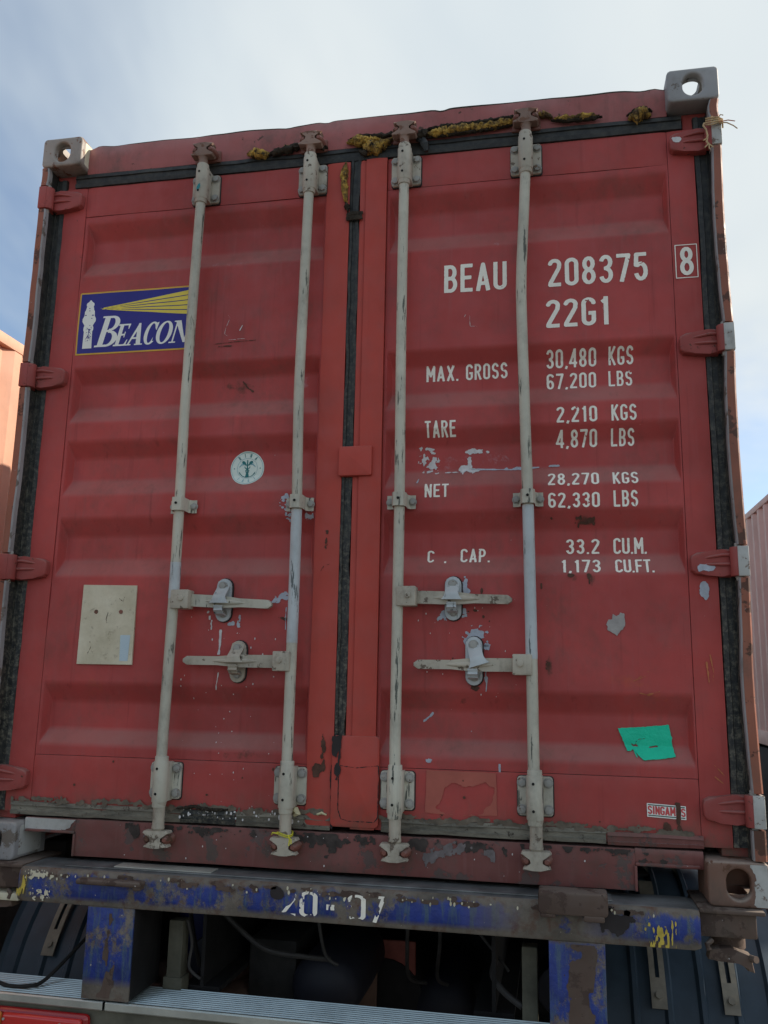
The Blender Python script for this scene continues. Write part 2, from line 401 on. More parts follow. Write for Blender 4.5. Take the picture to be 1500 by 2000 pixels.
# ------------------------------------------------------------------ noise and outline fields (numpy)
rng = np.random.RandomState(11)
_T = rng.rand(256, 256)
def vnoise(X, Z, s, seed=0):
    x = X*s+seed*17.3+1000; z = Z*s+seed*9.1+1000
    xi = np.floor(x).astype(int); zi = np.floor(z).astype(int); fx = x-xi; fz = z-zi
    fx = fx*fx*(3-2*fx); fz = fz*fz*(3-2*fz)
    g = lambda a, b: _T[a % 256, b % 256]
    return (g(xi, zi)*(1-fx)+g(xi+1, zi)*fx)*(1-fz)+(g(xi, zi+1)*(1-fx)+g(xi+1, zi+1)*fx)*fz-.5
def fbm(X, Z, s, seed=0, o=4):
    r = 0; a = 1.
    for i in range(o): r = r+a*vnoise(X, Z, s*2**i, seed+i*3.7); a *= .55
    return r
def seg_f(X, Z, x0, z0, x1, z1, t):
    dx, dz = x1-x0, z1-z0; L = math.hypot(dx, dz) or 1e-9; ux, uz = dx/L, dz/L
    a = (X-x0)*ux+(Z-z0)*uz; b = -(X-x0)*uz+(Z-z0)*ux
    return np.maximum(np.abs(a-L/2)-L/2, np.abs(b)-t/2)
def disc_f(X, Z, x, z, r): return np.hypot(X-x, Z-z)-r
def stroke_f(X, Z, pts, t, closed=False):
    f = np.full(X.shape, 9.)
    n = len(pts); m = n if closed else n-1
    for i in range(m):
        a, b = pts[i], pts[(i+1) % n]
        if math.hypot(b[0]-a[0], b[1]-a[1]) < 1e-6: continue
        f = np.minimum(f, seg_f(X, Z, a[0], a[1], b[0], b[1], t))
    for i in range(n):
        if closed or 0 < i < n-1: f = np.minimum(f, disc_f(X, Z, pts[i][0], pts[i][1], t/2))
    return f
def poly_f(X, Z, pts):
    d = np.full(X.shape, 9.); inside = np.zeros(X.shape, bool); n = len(pts)
    for i in range(n):
        x0, z0 = pts[i]; x1, z1 = pts[(i+1) % n]
        ex, ez = x1-x0, z1-z0; L2 = ex*ex+ez*ez+1e-12
        t = np.clip(((X-x0)*ex+(Z-z0)*ez)/L2, 0, 1)
        d = np.minimum(d, np.hypot(X-x0-t*ex, Z-z0-t*ez))
        c = ((z0 > Z) != (z1 > Z)) & (X < (x1-x0)*(Z-z0)/((z1-z0) if z1 != z0 else 1e-12)+x0)
        inside ^= c
    return np.where(inside, -d, d)
def ell_f(X, Z, cx, cz, rx, rz, ang=0.):
    c, s = math.cos(ang), math.sin(ang); a = (X-cx)*c+(Z-cz)*s; b = -(X-cx)*s+(Z-cz)*c
    return (np.sqrt((a/rx)**2+(b/rz)**2)-1)*min(rx, rz)

def decal(name, f, x0, x1, z0, z1, surf, off, mat, parent, res=.0018, thick=0., kind=None, label=None):
    """thin sheet of paint or vinyl: the region f<0, following the surface it lies on"""
    nx = max(2, int((x1-x0)/res)+1); nz = max(2, int((z1-z0)/res)+1)
    xs = np.linspace(x0, x1, nx); zs = np.linspace(z0, z1, nz)
    X, Z = np.meshgrid(xs, zs, indexing='ij'); F = f(X, Z)
    F = np.where(np.abs(F) < 1e-7, 1e-7, F)
    F[0, :] = np.maximum(F[0, :], 1e-6); F[-1, :] = np.maximum(F[-1, :], 1e-6)
    F[:, 0] = np.maximum(F[:, 0], 1e-6); F[:, -1] = np.maximum(F[:, -1], 1e-6)
    ins = F < 0; V = []; idx = {}; faces = []
    def gv(i, j):
        k = (i, j)
        if k not in idx: idx[k] = len(V); V.append((xs[i], zs[j]))
        return idx[k]
    def ev(a, b):
        if a > b: a, b = b, a
        k = (a, b)
        if k not in idx:
            fa, fb = F[a], F[b]; t = fa/(fa-fb)
            idx[k] = len(V); V.append((xs[a[0]]+t*(xs[b[0]]-xs[a[0]]), zs[a[1]]+t*(zs[b[1]]-zs[a[1]])))
        return idx[k]
    cnt = ins[:-1, :-1].astype(int)+ins[1:, :-1]+ins[:-1, 1:]+ins[1:, 1:]
    for i, j in np.argwhere(cnt > 0):
        i = int(i); j = int(j); q = [(i, j), (i+1, j), (i+1, j+1), (i, j+1)]
        if cnt[i, j] == 4: faces.append([gv(*p) for p in q]); continue
        for tri in ((q[0], q[1], q[2]), (q[0], q[2], q[3])):
            ring = []
            for a, b in ((0, 1), (1, 2), (2, 0)):
                A, Bq = tri[a], tri[b]
                if ins[A]: ring.append(gv(*A))
                if ins[A] != ins[Bq]: ring.append(ev(A, Bq))
            if len(ring) >= 3: faces.append(ring)
    if not V: return None
    P = np.array(V); Y = surf(P[:, 0], P[:, 1])-off
    co = np.stack([P[:, 0], Y, P[:, 1]], 1)
    if thick:
        ec = {}
        for fc in faces:
            for a, b in zip(fc, fc[1:]+fc[:1]):
                k = (min(a, b), max(a, b)); ec[k] = None if k in ec else (a, b)
        n = len(co); back = co.copy(); back[:, 1] += thick; co = np.concatenate([co, back])
        faces += [[b, a, a+n, b+n] for a, b in (e for e in ec.values() if e)]
    me = bpy.data.meshes.new(name); me.from_pydata(co.tolist(), [], faces); me.update()
    me.materials.append(mat)
    me.polygons.foreach_set('use_smooth', [True]*len(me.polygons))
    o = bpy.data.objects.new(name, me); link(o, parent)
    if kind: o['kind'] = kind
    if label: o['label'] = label
    return o

# stencil glyphs: strokes on a cell 0.42 wide and 1 high
def arc(cx, cz, rx, rz, a0, a1, n=14):
    return [(cx+rx*math.cos(R(a0+(a1-a0)*i/n)), cz+rz*math.sin(R(a0+(a1-a0)*i/n))) for i in range(n+1)]
l, r_, b, t, c = .065, .355, .065, .935, .21
RX = .145
G = {
 '0': (.42, [('c', arc(c, t-RX, RX, RX, 0, 180)+arc(c, b+RX, RX, RX, 180, 360))]),
 '1': (.30, [('o', [(.19, 0), (.19, 1)]), ('o', [(.2, .90), (.07, .80)])]),
 '2': (.42, [('o', arc(c, t-RX, RX, RX, 178, -12)+[(r_-.015, .66), (l+.01, b+.07), (l, b), (.40, b)])]),
 '3': (.42, [('o', arc(c, .735, .138, .20, 168, -88)), ('o', arc(c, .285, RX, .22, 88, -168)), ('o', [(.15, .52), (.24, .52)])]),
 '4': (.42, [('o', [(.29, 0), (.29, 1)]), ('o', [(.29, .97), (.02, .27), (.42, .27)])]),
 '5': (.42, [('o', [(.39, t), (.09, t), (.07, .56)]+arc(c, .335, RX, .27, 128, -166))]),
 '6': (.42, [('o', arc(c, t-RX, RX, RX, 5, 180)+[(l, .3)]), ('c', arc(c, .30, RX, .235, 0, 345))]),
 '7': (.42, [('o', [(.01, t), (.375, t), (.15, 0)])]),
 '8': (.42, [('c', arc(c, .735, .128, .20, 0, 345)), ('c', arc(c, .285, RX, .22, 0, 345))]),
 'A': (.44, [('o', [(.05, 0), (.215, .95), (.38, 0)]), ('o', [(.10, .27), (.33, .27)])]),
 'B': (.42, [('o', [(l, 0), (l, 1)]), ('o', [(l, t), (.20, t)]+arc(.20, .725, .135, .21, 90, -90)+[(l, .515)]),
             ('o', [(l, .51), (.21, .51)]+arc(.21, .2875, .145, .2225, 90, -90)+[(l, b)])]),
 'C': (.42, [('o', arc(c, t-RX, RX, RX, 0, 180)+arc(c, b+RX, RX, RX, 180, 360))]),
 'E': (.40, [('o', [(l, 0), (l, 1)]), ('o', [(l, t), (.39, t)]), ('o', [(l, .51), (.35, .51)]), ('o', [(l, b), (.39, b)])]),
 'F': (.40, [('o', [(l, 0), (l, 1)]), ('o', [(l, t), (.38, t)]), ('o', [(l, .50), (.34, .50)])]),
 'G': (.42, [('o', arc(c, t-RX, RX, RX, -8, 180)+arc(c, b+RX, RX, RX, 180, 360)+[(r_, .46)]), ('o', [(.20, .44), (.42, .44)])]),
 'I': (.2, [('o', [(.1, 0), (.1, 1)])]),
 'K': (.42, [('o', [(l, 0), (l, 1)]), ('o', [(.37, 1.), (l, .42)]), ('o', [(.15, .56), (.38, 0)])]),
 'L': (.40, [('o', [(l, 1), (l, b), (.39, b)])]),
 'M': (.50, [('o', [(l, 0), (l, .97), (.25, .36), (.435, .97), (.435, 0)])]),
 'N': (.43, [('o', [(l, 0), (l, .96), (.365, .04), (.365, 1)])]),
 'O': (.42, [('c', arc(c, t-RX, RX, RX, 0, 180)+arc(c, b+RX, RX, RX, 180, 360))]),
 'P': (.42, [('o', [(l, 0), (l, 1)]), ('o', [(l, t), (.20, t)]+arc(.20, .70, RX, .235, 90, -90)+[(l, .465)])]),
 'R': (.42, [('o', [(l, 0), (l, 1)]), ('o', [(l, t), (.20, t)]+arc(.20, .725, .14, .21, 90, -90)+[(l, .515)]), ('o', [(.2, .5), (.37, 0)])]),
 'S': (.42, [('o', arc(c, .725, RX, .21, 10, 262)+arc(c, .2875, RX, .2225, 82, -170))]),
 'T': (.40, [('o', [(0, t), (.40, t)]), ('o', [(.2, t), (.2, 0)])]),
 'U': (.42, [('o', [(l, 1)]+arc(c, b+RX, RX, RX, 180, 360)+[(r_, 1)])]),
 'X': (.42, [('o', [(.05, 0), (.37, 1)]), ('o', [(.05, 1), (.37, 0)])]),
 '.': (.13, [('o', [(.0, .055), (.12, .055)])]),
 ',': (.15, [('o', [(.10, .11), (.04, -.07)])]),
 '-': (.30, [('o', [(.02, .47), (.28, .47)])]),
}
def text_f(txt, x0, x1, z0, h, stroke=.132, gap=.105):
    adv = sum(G[ch][0] if ch in G else .42 for ch in txt); n = len(txt)-1
    sx = (x1-x0)/((adv+gap*n)*h)                                 # squeeze so the word fills its measured length
    items = []; x = 0.
    for ch in txt:
        if ch in G: items.append((ch, x)); x += G[ch][0]+gap
        else: x += .42+gap
    def f(X, Z):
        F = np.full(X.shape, 9.)
        for ch, gx in items:
            w_ = G[ch][0]; xa = x0+gx*h*sx
            m = (X > xa-.12*h) & (X < xa+(w_+.1)*h*sx+.05*h)
            if not m.any(): continue
            U = (X[m]-xa)/(h*sx); W = (Z[m]-z0)/h; g = np.full(U.shape, 9.)
            for kind, pts in G[ch][1]: g = np.minimum(g, stroke_f(U, W, pts, stroke, kind == 'c'))
            F[m] = np.minimum(F[m], g*h)
        return F
    return f
def lettering(txt, x0, x1, z0, h, surf, off, mat, parent, res, stroke=.132, wear=.0, gap=.105, seed=0, name='lettering'):
    f0 = text_f(txt, x0, x1, z0, h, stroke, gap)
    def f(X, Z):
        F = f0(X, Z)+fbm(X, Z, 260, seed)*.0006
        if wear: F = np.maximum(F, (fbm(X, Z, 60, seed+5)-wear)*.02)
        return F
    return decal(name, f, x0-.05*h-.004, x1+.05*h+.004, z0-.1*h-.003, z0+1.04*h, surf, off, mat, parent, res)

# ------------------------------------------------------------------ ground
bm = B(); box(bm, -600, 600, -600, 600, -.5, 0)
g = obj('ground', bm, M['ground'], smooth=0); g['kind'] = 'structure'

# ------------------------------------------------------------------ the container
con = thing('shipping_container', 'old red shipping container with closed rear doors, on the blue trailer', 'shipping container', (0, 0, H))
PX = {-1: (-1.052, -.112), 1: (.110, 1.055)}                    # corrugated sheet of the left and right door
TR = [(2.262, 2.196, 2.112, 2.043), (1.683, 1.630, 1.541, 1.476), (1.408, 1.349, 1.271, 1.208),
      (1.128, 1.065, .987, .922), (.563, .500, .413, .361)]
def panel_y(x, z):
    x = np.asarray(x, float); z = np.asarray(z, float); d = np.zeros(np.broadcast(x, z).shape)
    def sm(v): v = np.clip(v, 0, 1); return v*.88+.12*v*v*(3-2*v)
    for s in (-1, 1):
        a, bb = PX[s]
        ex = np.minimum(sm((x-a-.008)/.016), sm((bb-.004-x)/.014))
        for zt, zi, zj, zb in TR:
            pz = np.minimum(sm((zt-z)/(zt-zi)), sm((z-zb)/(zj-zb)))
            d = np.maximum(d, np.minimum(ex, pz)*.036)
    dent = fbm(x, z, 3.1, 1, 3)*.0045+fbm(x, z, 9, 2, 2)*.0012
    dent = dent+.006*np.exp(-(((x+.42)/.07)**2+((z-1.57)/.035)**2))
    return .0645+d+dent
def flat(y): return lambda x, z: np.full(np.asarray(x).shape, y)

# soft stains: x, z, rx, rz, strength, channel (0 rust/soot, 1 pale overspray, 2 orange scrape)
ST = [(-.43, 1.60, .10, .018, .55, 0), (-.41, 1.585, .035, .05, .6, 0), (-.90, .66, .03, .10, .35, 2), (-.86, .55, .06, .05, .45, 2),
      (-.33, .345, .13, .03, .5, 0), (-.30, .28, .20, .04, .35, 0), (.52, 1.10, .03, .02, .45, 0), (.38, .53, .03, .02, .5, 0),
      (.76, 1.09, .045, .018, .75, 0), (.72, .91, .012, .02, .7, 0), (.775, .905, .01, .03, .7, 0), (.64, .64, .014, .035, .8, 0),
      (.87, .60, .10, .03, .45, 2), (.95, .55, .06, .05, .4, 2), (.66, .90, .05, .03, .2, 1), (.34, 1.30, .10, .05, .28, 1), (.47, 1.31, .09, .03, .35, 1),
      (-.02-.16, 1.60, .02, .04, .4, 1), (-.30, 1.50, .08, .03, .4, 2), (.5, 2.05, .3, .02, .25, 1), (-.5, 2.05, .3, .02, .25, 1),
      (-.15, 2.10, .03, .03, .5, 0), (.86, .80, .09, .05, .35, 0), (-.25, .79, .10, .06, .25, 0), (-.6, 1.69, .2, .03, .3, 0),
      (.18, .80, .05, .06, .35, 2), (-.345, .54, .012, .06, .42, 0), (.412, .50, .014, .07, .45, 0), (.347, .73, .012, .05, .4, 0), (-.413, .73, .010, .04, .35, 0),
      (-.12, 1.10, .02, .07, .35, 0), (-.215, 1.10, .012, .06, .35, 0), (.635, 1.10, .012, .05, .35, 0), (.225, 1.10, .012, .06, .3, 0), (.13, 1.10, .012, .05, .35, 0),
      (.30, .50, .20, .03, .28, 0), (.85, .50, .15, .03, .28, 0), (-.80, .50, .18, .03, .28, 0), (-.80, 1.04, .2, .03, .22, 0), (.85, 1.05, .15, .03, .25, 0), (.4, 1.62, .1, .02, .25, 0), (-.25, 2.18, .12, .03, .3, 0), (.3, 2.19, .15, .03, .25, 0), (-.38, 2.2, .04, .06, .2, 1)]
def door_panel(s, parent_name):
    a, bb = PX[s]; zs = [.327, 2.285]
    brk = sorted({v for q in TR for v in q}|{.327, 2.285}); zz = []
    for p, q in zip(brk[:-1], brk[1:]):
        n = max(2, int((q-p)/.0085)); zz += list(np.linspace(p, q, n, endpoint=False))
    zz = np.array(zz+[2.285]); xx = np.concatenate([np.linspace(a, a+.032, 17, endpoint=False), np.linspace(a+.032, bb-.026, 100, endpoint=False), np.linspace(bb-.026, bb, 14)])
    X, Z = np.meshgrid(xx, zz, indexing='ij'); Y = panel_y(X, Z)
    nx, nz = X.shape; co = np.stack([X, Y, Z], -1).reshape(-1, 3)
    I = np.arange(nx*nz).reshape(nx, nz)
    q = np.stack([I[:-1, :-1], I[1:, :-1], I[1:, 1:], I[:-1, 1:]], -1).reshape(-1, 4)
    me = bpy.data.meshes.new('door'); me.from_pydata(co.tolist(), [], q.tolist()); me.update()
    me.polygons.foreach_set('use_smooth', [True]*len(me.polygons))
    ca = me.color_attributes.new('wear', 'FLOAT_COLOR', 'POINT')
    C = np.zeros((nx*nz, 4)); C[:, 3] = 1; x = co[:, 0]; z = co[:, 2]
    for sx, sz, rx, rz, st, ch in ST: C[:, ch] = np.maximum(C[:, ch], st*np.exp(-(((x-sx)/rx)**2+((z-sz)/rz)**2)))
    ca.data.foreach_set('color', C.ravel())
    me.materials.append(M['red'])
    o = bpy.data.objects.new('door', me); link(o, con); return o
doorL = door_panel(-1, 'left'); doorR = door_panel(1, 'right')
doorL['label'] = 'left door with the lighthouse logo'; doorR['label'] = 'right door with the white lettering'

def frame_bar(name, parent, x0, x1, z0, z1, mat, y=.060, bev=.003, amp=.0022, dy=.035, label=None):
    """a flat frame member whose face is very slightly uneven"""
    bm = B()
    nx = max(2, int((x1-x0)/.02)); nz = max(2, int((z1-z0)/.02))
    xs = np.linspace(x0, x1, nx+1); zs = np.linspace(z0, z1, nz+1)
    X, Z = np.meshgrid(xs, zs, indexing='ij'); Y = y+fbm(X, Z, 4, 7, 3)*amp
    Y[0, :] += bev; Y[-1, :] += bev; Y[:, 0] += bev; Y[:, -1] += bev
    xs2 = xs.copy()
    g = [[bm.verts.new((X[i, j], Y[i, j], Z[i, j])) for j in range(nz+1)] for i in range(nx+1)]
    for i in range(nx):
        for j in range(nz): bm.faces.new((g[i][j], g[i+1][j], g[i+1][j+1], g[i][j+1]))
    ring = [g[i][0] for i in range(nx+1)]+[g[nx][j] for j in range(1, nz+1)]+[g[i][nz] for i in range(nx-1, -1, -1)]+[g[0][j] for j in range(nz-1, 0, -1)]
    back = [bm.verts.new((v.co.x, y+dy, v.co.z)) for v in ring]; n = len(ring)
    for i in range(n): bm.faces.new((ring[i], back[i], back[(i+1) % n], ring[(i+1) % n]))
    bm.faces.new(back)
    return obj(name, bm, mat, parent, label=label)
frame_bar('door_stile', doorL, -1.145, -1.0535, .142, 2.408, M['red_frame'])
frame_bar('door_stile', doorL, -.1105, -.026, .142, 2.408, M['red_post'], y=.055, label='brighter repainted red stile')
frame_bar('door_rail', doorL, -1.052, -.112, 2.287, 2.408, M['red_frame'])
frame_bar('door_rail', doorL, -1.052, -.112, .142, .3255, M['red_frame'])
frame_bar('door_stile', doorR, .034, .1085, .142, 2.408, M['red_post'], y=.048, label='brighter repainted red stile')
frame_bar('door_stile', doorR, .012, .0325, .16, 2.408, M['red_post'], y=.056)
frame_bar('door_stile', doorR, 1.0565, 1.140, .142, 2.408, M['red_frame'])
frame_bar('door_rail', doorR, .110, 1.055, 2.287, 2.408, M['red_frame'])
frame_bar('door_rail', doorR, .110, 1.055, .142, .3255, M['red_frame'])
# welded closing plate over the foot of the centre seam
bm = B(); prism(bm, rrect(.0475, .283, .150, .27, .014), .0455, .060, .0025)
obj('closing_plate', bm, M['red_post'], doorR, label='red closing plate with dark weld lines at the foot of the seam')
def weld(X, Z):
    f = stroke_f(X, Z, [(-.005, .41), (-.004, .20), (.006, .172), (.03, .166), (.11, .166), (.121, .18), (.121, .33)], .0022)
    f = np.minimum(f, stroke_f(X, Z, [(.0, .328), (.05, .323), (.118, .331)], .0018))
    return f+fbm(X, Z, 150, 3)*.0016
decal('weld_line', weld, -.03, .13, .15, .42, flat(.0455), .0008, M['blackmark'], doorR, .0012)
# raised block plate in the middle of the seam
bm = B(); prism(bm, rrect(.024, 1.297, .112, .100, .005), .036, .06, .003)
obj('seam_block', bm, M['red_post'], doorR, label='square red plate bridging the door seam')

# gaskets ---------------------------------------------------------------
def gasket(pts2, y, mat, name='door_gasket', w_=None, wob=.0018, seed=0):
    """vertical or horizontal ribbed rubber strip; pts2 = (x0,x1,z0,z1)"""
    x0, x1, z0, z1 = pts2; bm = B(); vert = (z1-z0) > (x1-x0)
    L = (z1-z0) if vert else (x1-x0); W = (x1-x0) if vert else (z1-z0); n = max(4, int(L/.02))
    prof = [(0, .012), (.04, 0), (.30, -.003), (.34, .002), (.64, .002), (.68, -.003), (.96, 0), (1, .012)]
    rows = []
    for i in range(n+1):
        s = i/n*L; row = []
        o1 = (vnoise(np.array([s]), np.array([0.]), 14, seed)[0])*wob*2; o2 = (vnoise(np.array([s]), np.array([5.]), 14, seed)[0])*wob*3
        for u, d in prof:
            a = u*W+(o1 if u < .5 else o2)
            p = (x0+a, y+d+o2*.3, z0+s) if vert else (x0+s, y+d+o1*.4, z0+a)
            row.append(bm.verts.new(p))
        rows.append(row)
    for i in range(n):
        for k in range(len(prof)-1): bm.faces.new((rows[i][k], rows[i][k+1], rows[i+1][k+1], rows[i+1][k]))
    return obj(name, bm, mat, con, smooth=60)
gasket((-1.196, -1.143, .145, 2.45), .062, M['rubber'], seed=1)
gasket((1.1415, 1.196, .145, 2.45), .062, M['rubber'], seed=2)
gasket((-1.105, 1.105, 2.409, 2.463), .058, M['rubber'], seed=3)
gasket((-.0255, .0115, .395, 2.425), .0585, M['rubber'], seed=4, wob=.003)
gasket((-1.12, -.52, .133, .177), .058, M['rubber_old'], seed=5)
gasket((-.5195, -.335, .133, .178), .0535, M['rubber'], seed=6)
gasket((-.334, -.03, .133, .178), .057, M['rubber_old'], seed=7)
gasket((.13, .792, .136, .180), .056, M['rubber_old'], seed=8)
gasket((.796, 1.06, .136, .172), .0545, M['sill'], seed=9)
# torn tape at the foot of the seam, and the lump of tape high up
decal('torn_tape', lambda X, Z: np.minimum(poly_f(X, Z, [(-.028, .415), (.004, .42), (.0, .34), (-.006, .37), (-.012, .35), (-.026, .36)]),
      np.minimum(ell_f(X, Z, -.008, .315, .010, .022), stroke_f(X, Z, [(-.004, .36), (-.006, .30), (-.012, .285)], .006)))+fbm(X, Z, 90, 4)*.003,
      -.035, .012, .27, .425, flat(.0435), .0008, M['blackmark'], con, .0012)
decal('dark_seam', lambda X, Z: stroke_f(X, Z, [(-.028, .33), (-.030, .28), (-.024, .20), (-.024, .14)], .006)+fbm(X, Z, 60, 2)*.004,
      -.045, -.005, .14, .34, flat(.052), .0008, M['blackmark'], doorL, .0015)
bm = B()
for i in range(7): tube(bm, [(-.034+.004*random.random(), .05, 2.176+i*.004), (-.01, .044-.003*random.random(), 2.174+i*.0045), (.022+.004*random.random(), .05, 2.178+i*.004)], .0035, 6)
obj('tape_wrap', bm, M['foam_dark'], con)

# frame -----------------------------------------------------------------
def header():
    bm = B(); n = 130
    xs = np.linspace(-1.060, 1.060, n+1)
    def top(x):
        d = fbm(np.array([x]), np.array([0.]), 5, 21, 3)[0]*.007
        for cx, dd, wd in ((-.27, .006, .03), (-.12, .007, .02), (.30, .008, .02), (.985, .010, .05), (-.95, .006, .06)): d -= dd*math.exp(-((x-cx)/wd)**2)
        return 2.584+d-.016*math.exp(-((abs(x)-1.06)/.025)**2)
    rows = []
    for x in xs:
        zt = top(x); w_ = fbm(np.array([x]), np.array([3.]), 4, 22, 3)[0]*.004
        rows.append([bm.verts.new(p) for p in ((x, .090, 2.462), (x, .062+w_, 2.464), (x, .058+w_*2, 2.50), (x, .060+w_*1.5, zt-.008), (x, .064, zt-.001), (x, .072, zt), (x, .20, zt-.002), (x, .20, 2.462))])
    for a, b2 in zip(rows[:-1], rows[1:]):
        for k in range(8):
            f = bm.faces.new((a[k], a[(k+1) % 8], b2[(k+1) % 8], b2[k])); f.material_index = 1 if k in (3, 4, 5) else 0
    for f in (rows[0], rows[-1][::-1]): bm.faces.new(f)
    obj('header_rail', bm, [M['header'], M['foam_dark']], con, smooth=50)
header()
# bottom sill with the two fork pocket openings left open
def sill():
    bm = B()
    for x0, x1, z0, z1 in ((-1.056, -.874, .085, .128), (-.8735, .870, .017, .129), (.8705, 1.056, .083, .131)):
        n = max(2, int((x1-x0)/.03)); m = 5
        X, Z = np.meshgrid(np.linspace(x0, x1, n+1), np.linspace(z0, z1, m+1), indexing='ij')
        Y = .048+fbm(X, Z, 5, 31, 3)*.006
        Zb = Z+np.where(Z < z0+.001, fbm(X, Z, 9, 33, 2)*.003, 0)
        Y[:, 0] += .004; Y[:, -1] += .004
        g = [[bm.verts.new((X[i, j], Y[i, j], Zb[i, j])) for j in range(m+1)] for i in range(n+1)]
        for i in range(n):
            for j in range(m): bm.faces.new((g[i][j], g[i+1][j], g[i+1][j+1], g[i][j+1]))
        ring = [g[i][0] for i in range(n+1)]+[g[n][j] for j in range(1, m+1)]+[g[i][m] for i in range(n-1, -1, -1)]+[g[0][j] for j in range(m-1, 0, -1)]
        back = [bm.verts.new((v.co.x, .13, v.co.z)) for v in ring]; k = len(ring)
        for i in range(k): bm.faces.new((ring[i], back[i], back[(i+1) % k], ring[(i+1) % k]))
    return obj('sill_rail', bm, M['sill'], con)
sill()
for x0, x1 in ((-1.050, -.874), (.871, 1.046)):                 # lips round the fork pockets
    bm = B()
    box(bm, x0, x1, .040, .30, .0855, .0935, .002)
    xa = x1 if x0 < 0 else x0
    box(bm, xa-.004, xa+.004, .0405, .5, .017, .085, .002)
    obj('pocket_lip', bm, M['sill'], con)
decal('white_paint', lambda X, Z: X+.93-.05*(Z-.1)/.04+fbm(X, Z, 24, 5)*.05, -1.055, -.86, .0875, .1275, lambda x, z: .048+fbm(x, z, 5, 31, 3)*.006, .0022, M['white'], con, .002)

def holed_plate(bm, O, U, V, N, w_, h_, hw, hh, th, rc=.0005, n=72, mi=0):
    """rectangular plate centred on O, with a rounded slot through it"""
    O, U, V, N = map(Vector, (O, U, V, N))
    fo, fi, bo, bi = [], [], [], []
    for i in range(n):
        a = 2*math.pi*i/n; ca, sa = math.cos(a), math.sin(a)
        k = 0.
        for _ in range(60):
            qx, qz = abs(ca*k)-(w_/2-rc), abs(sa*k)-(h_/2-rc)
            dd = rc-math.hypot(max(qx, 0), max(qz, 0))-min(max(qx, qz), 0)
            if dd < 1e-5: break
            k += dd
        ox, oz = ca*k, sa*k
        if hw > 0:
            rr = min(hw, hh)/2; ex, ez = hw/2-rr, hh/2-rr
            # slot outline along the same direction
            t_ = 0.; 
            for _ in range(30):
                px, pz = ca*t_, sa*t_; qx, qz = max(abs(px)-ex, 0), max(abs(pz)-ez, 0)
                dd = rr-math.hypot(qx, qz)
                if dd < 1e-5: break
                t_ += dd
            ix, iz = ca*t_, sa*t_
        else: ix, iz = ca*.001, sa*.001
        for lst, x, z, d in ((fo, ox, oz, 0), (fi, ix, iz, 0), (bo, ox, oz, th), (bi, ix, iz, th)):
            lst.append(bm.verts.new(O+U*x+V*z-N*d))
    n0 = set(bm.faces) if mi else 0
    for i in range(n):
        j = (i+1) % n
        bm.faces.new((fo[i], fo[j], fi[j], fi[i])); bm.faces.new((bo[j], bo[i], bi[i], bi[j]))
        bm.faces.new((fo[j], fo[i], bo[i], bo[j])); bm.faces.new((fi[i], fi[j], bi[j], bi[i]))
    mark(bm, n0, mi)
def casting(sx, top, yend, mats, name='corner_casting', par=None, label=None, tilt=0):
    par = par or con; bm = B(); W_, D_, Hh = .162, .178, .118
    z0 = 2.473 if top else 0.; cx = sx*(1.219-W_/2); cz = z0+Hh/2
    dy = 1 if yend == 0 else -1; y0 = yend
    T = .026
    holed_plate(bm, (cx, y0, cz), (1, 0, 0), (0, 0, 1), (0, -dy, 0), W_, Hh, .064, .080, T, rc=.014)
    holed_plate(bm, (cx, y0+dy*(D_-T), cz), (1, 0, 0), (0, 0, 1), (0, -dy, 0), W_-.001, Hh-.001, 0 if not top else .055, .08, T)
    holed_plate(bm, (sx*1.219, y0+dy*(D_/2), cz), (0, 1, 0), (0, 0, 1), (sx, 0, 0), D_-2*T, Hh-.026, .070, .068, T)
    holed_plate(bm, (sx*(1.219-W_), y0+dy*(D_/2), cz), (0, 1, 0), (0, 0, 1), (-sx, 0, 0), D_-2*T, Hh-.026, 0, 0, .012, mi=1)
    zt = z0+Hh if top else z0; nz = 1 if top else -1
    holed_plate(bm, (cx+sx*.0, y0+dy*D_/2, zt-nz*.0005), (1, 0, 0), (0, 1, 0), (0, 0, nz), W_-.026, D_-2*T, .063, .116, .028)
    zi = z0 if top else z0+Hh
    holed_plate(bm, (cx, y0+dy*D_/2, zi+nz*.0005), (1, 0, 0), (0, 1, 0), (0, 0, -nz), W_-.026, D_-2*T, 0, 0, .012)
    for ax in (-1, 1):
        for az in (-1, 1): cyl(bm, (cx+ax*(W_/2-.0140), y0+dy*T, cz+az*(Hh/2-.0140)), (cx+ax*(W_/2-.0140), y0+dy*(D_-T), cz+az*(Hh/2-.0140)), .0138, seg=16)
    # soften the front rim
    es = [e for e in bm.edges if all(abs(v.co.y-y0) < 1e-5 for v in e.verts) and len(e.link_faces) == 2 and abs(e.calc_face_angle(0)) > 1.2]
    bmesh.ops.bevel(bm, geom=es, offset=.007, segments=3, profile=.5, affect='EDGES')
    return obj(name, bm, mats, par, label=label, smooth=40)
cTL = casting(-1, True, 0, [M['casting'], M['plate']], label='top left corner casting, grey and worn')  # inner side coloured cream for the sunlight falling on it
cTR = casting(1, True, 0, [M['galv'], M['galv']], label='top right corner casting, pale grey')
cBL = casting(-1, False, 0, [M['galv'], M['white']], label='bottom left corner casting, pale grey')
cBR = casting(1, False, 0, [M['casting_rust'], M['casting_rust']], label='bottom right corner casting, rust brown with a white corner')
for sx in (-1, 1):
    for tp in (True, False): casting(sx, tp, 6.058, [M['casting_rust'], M['casting_rust']])
decal('white_paint', lambda X, Z: np.minimum(poly_f(X, Z, [(1.163, .125), (1.22, .125), (1.22, .0), (1.185, -.01), (1.172, .03), (1.178, .07)]), 9)+fbm(X, Z, 30, 5)*.02,
      1.160, 1.2135, .004, .1125, flat(0.), .0008, M['white'], cBR, .002)

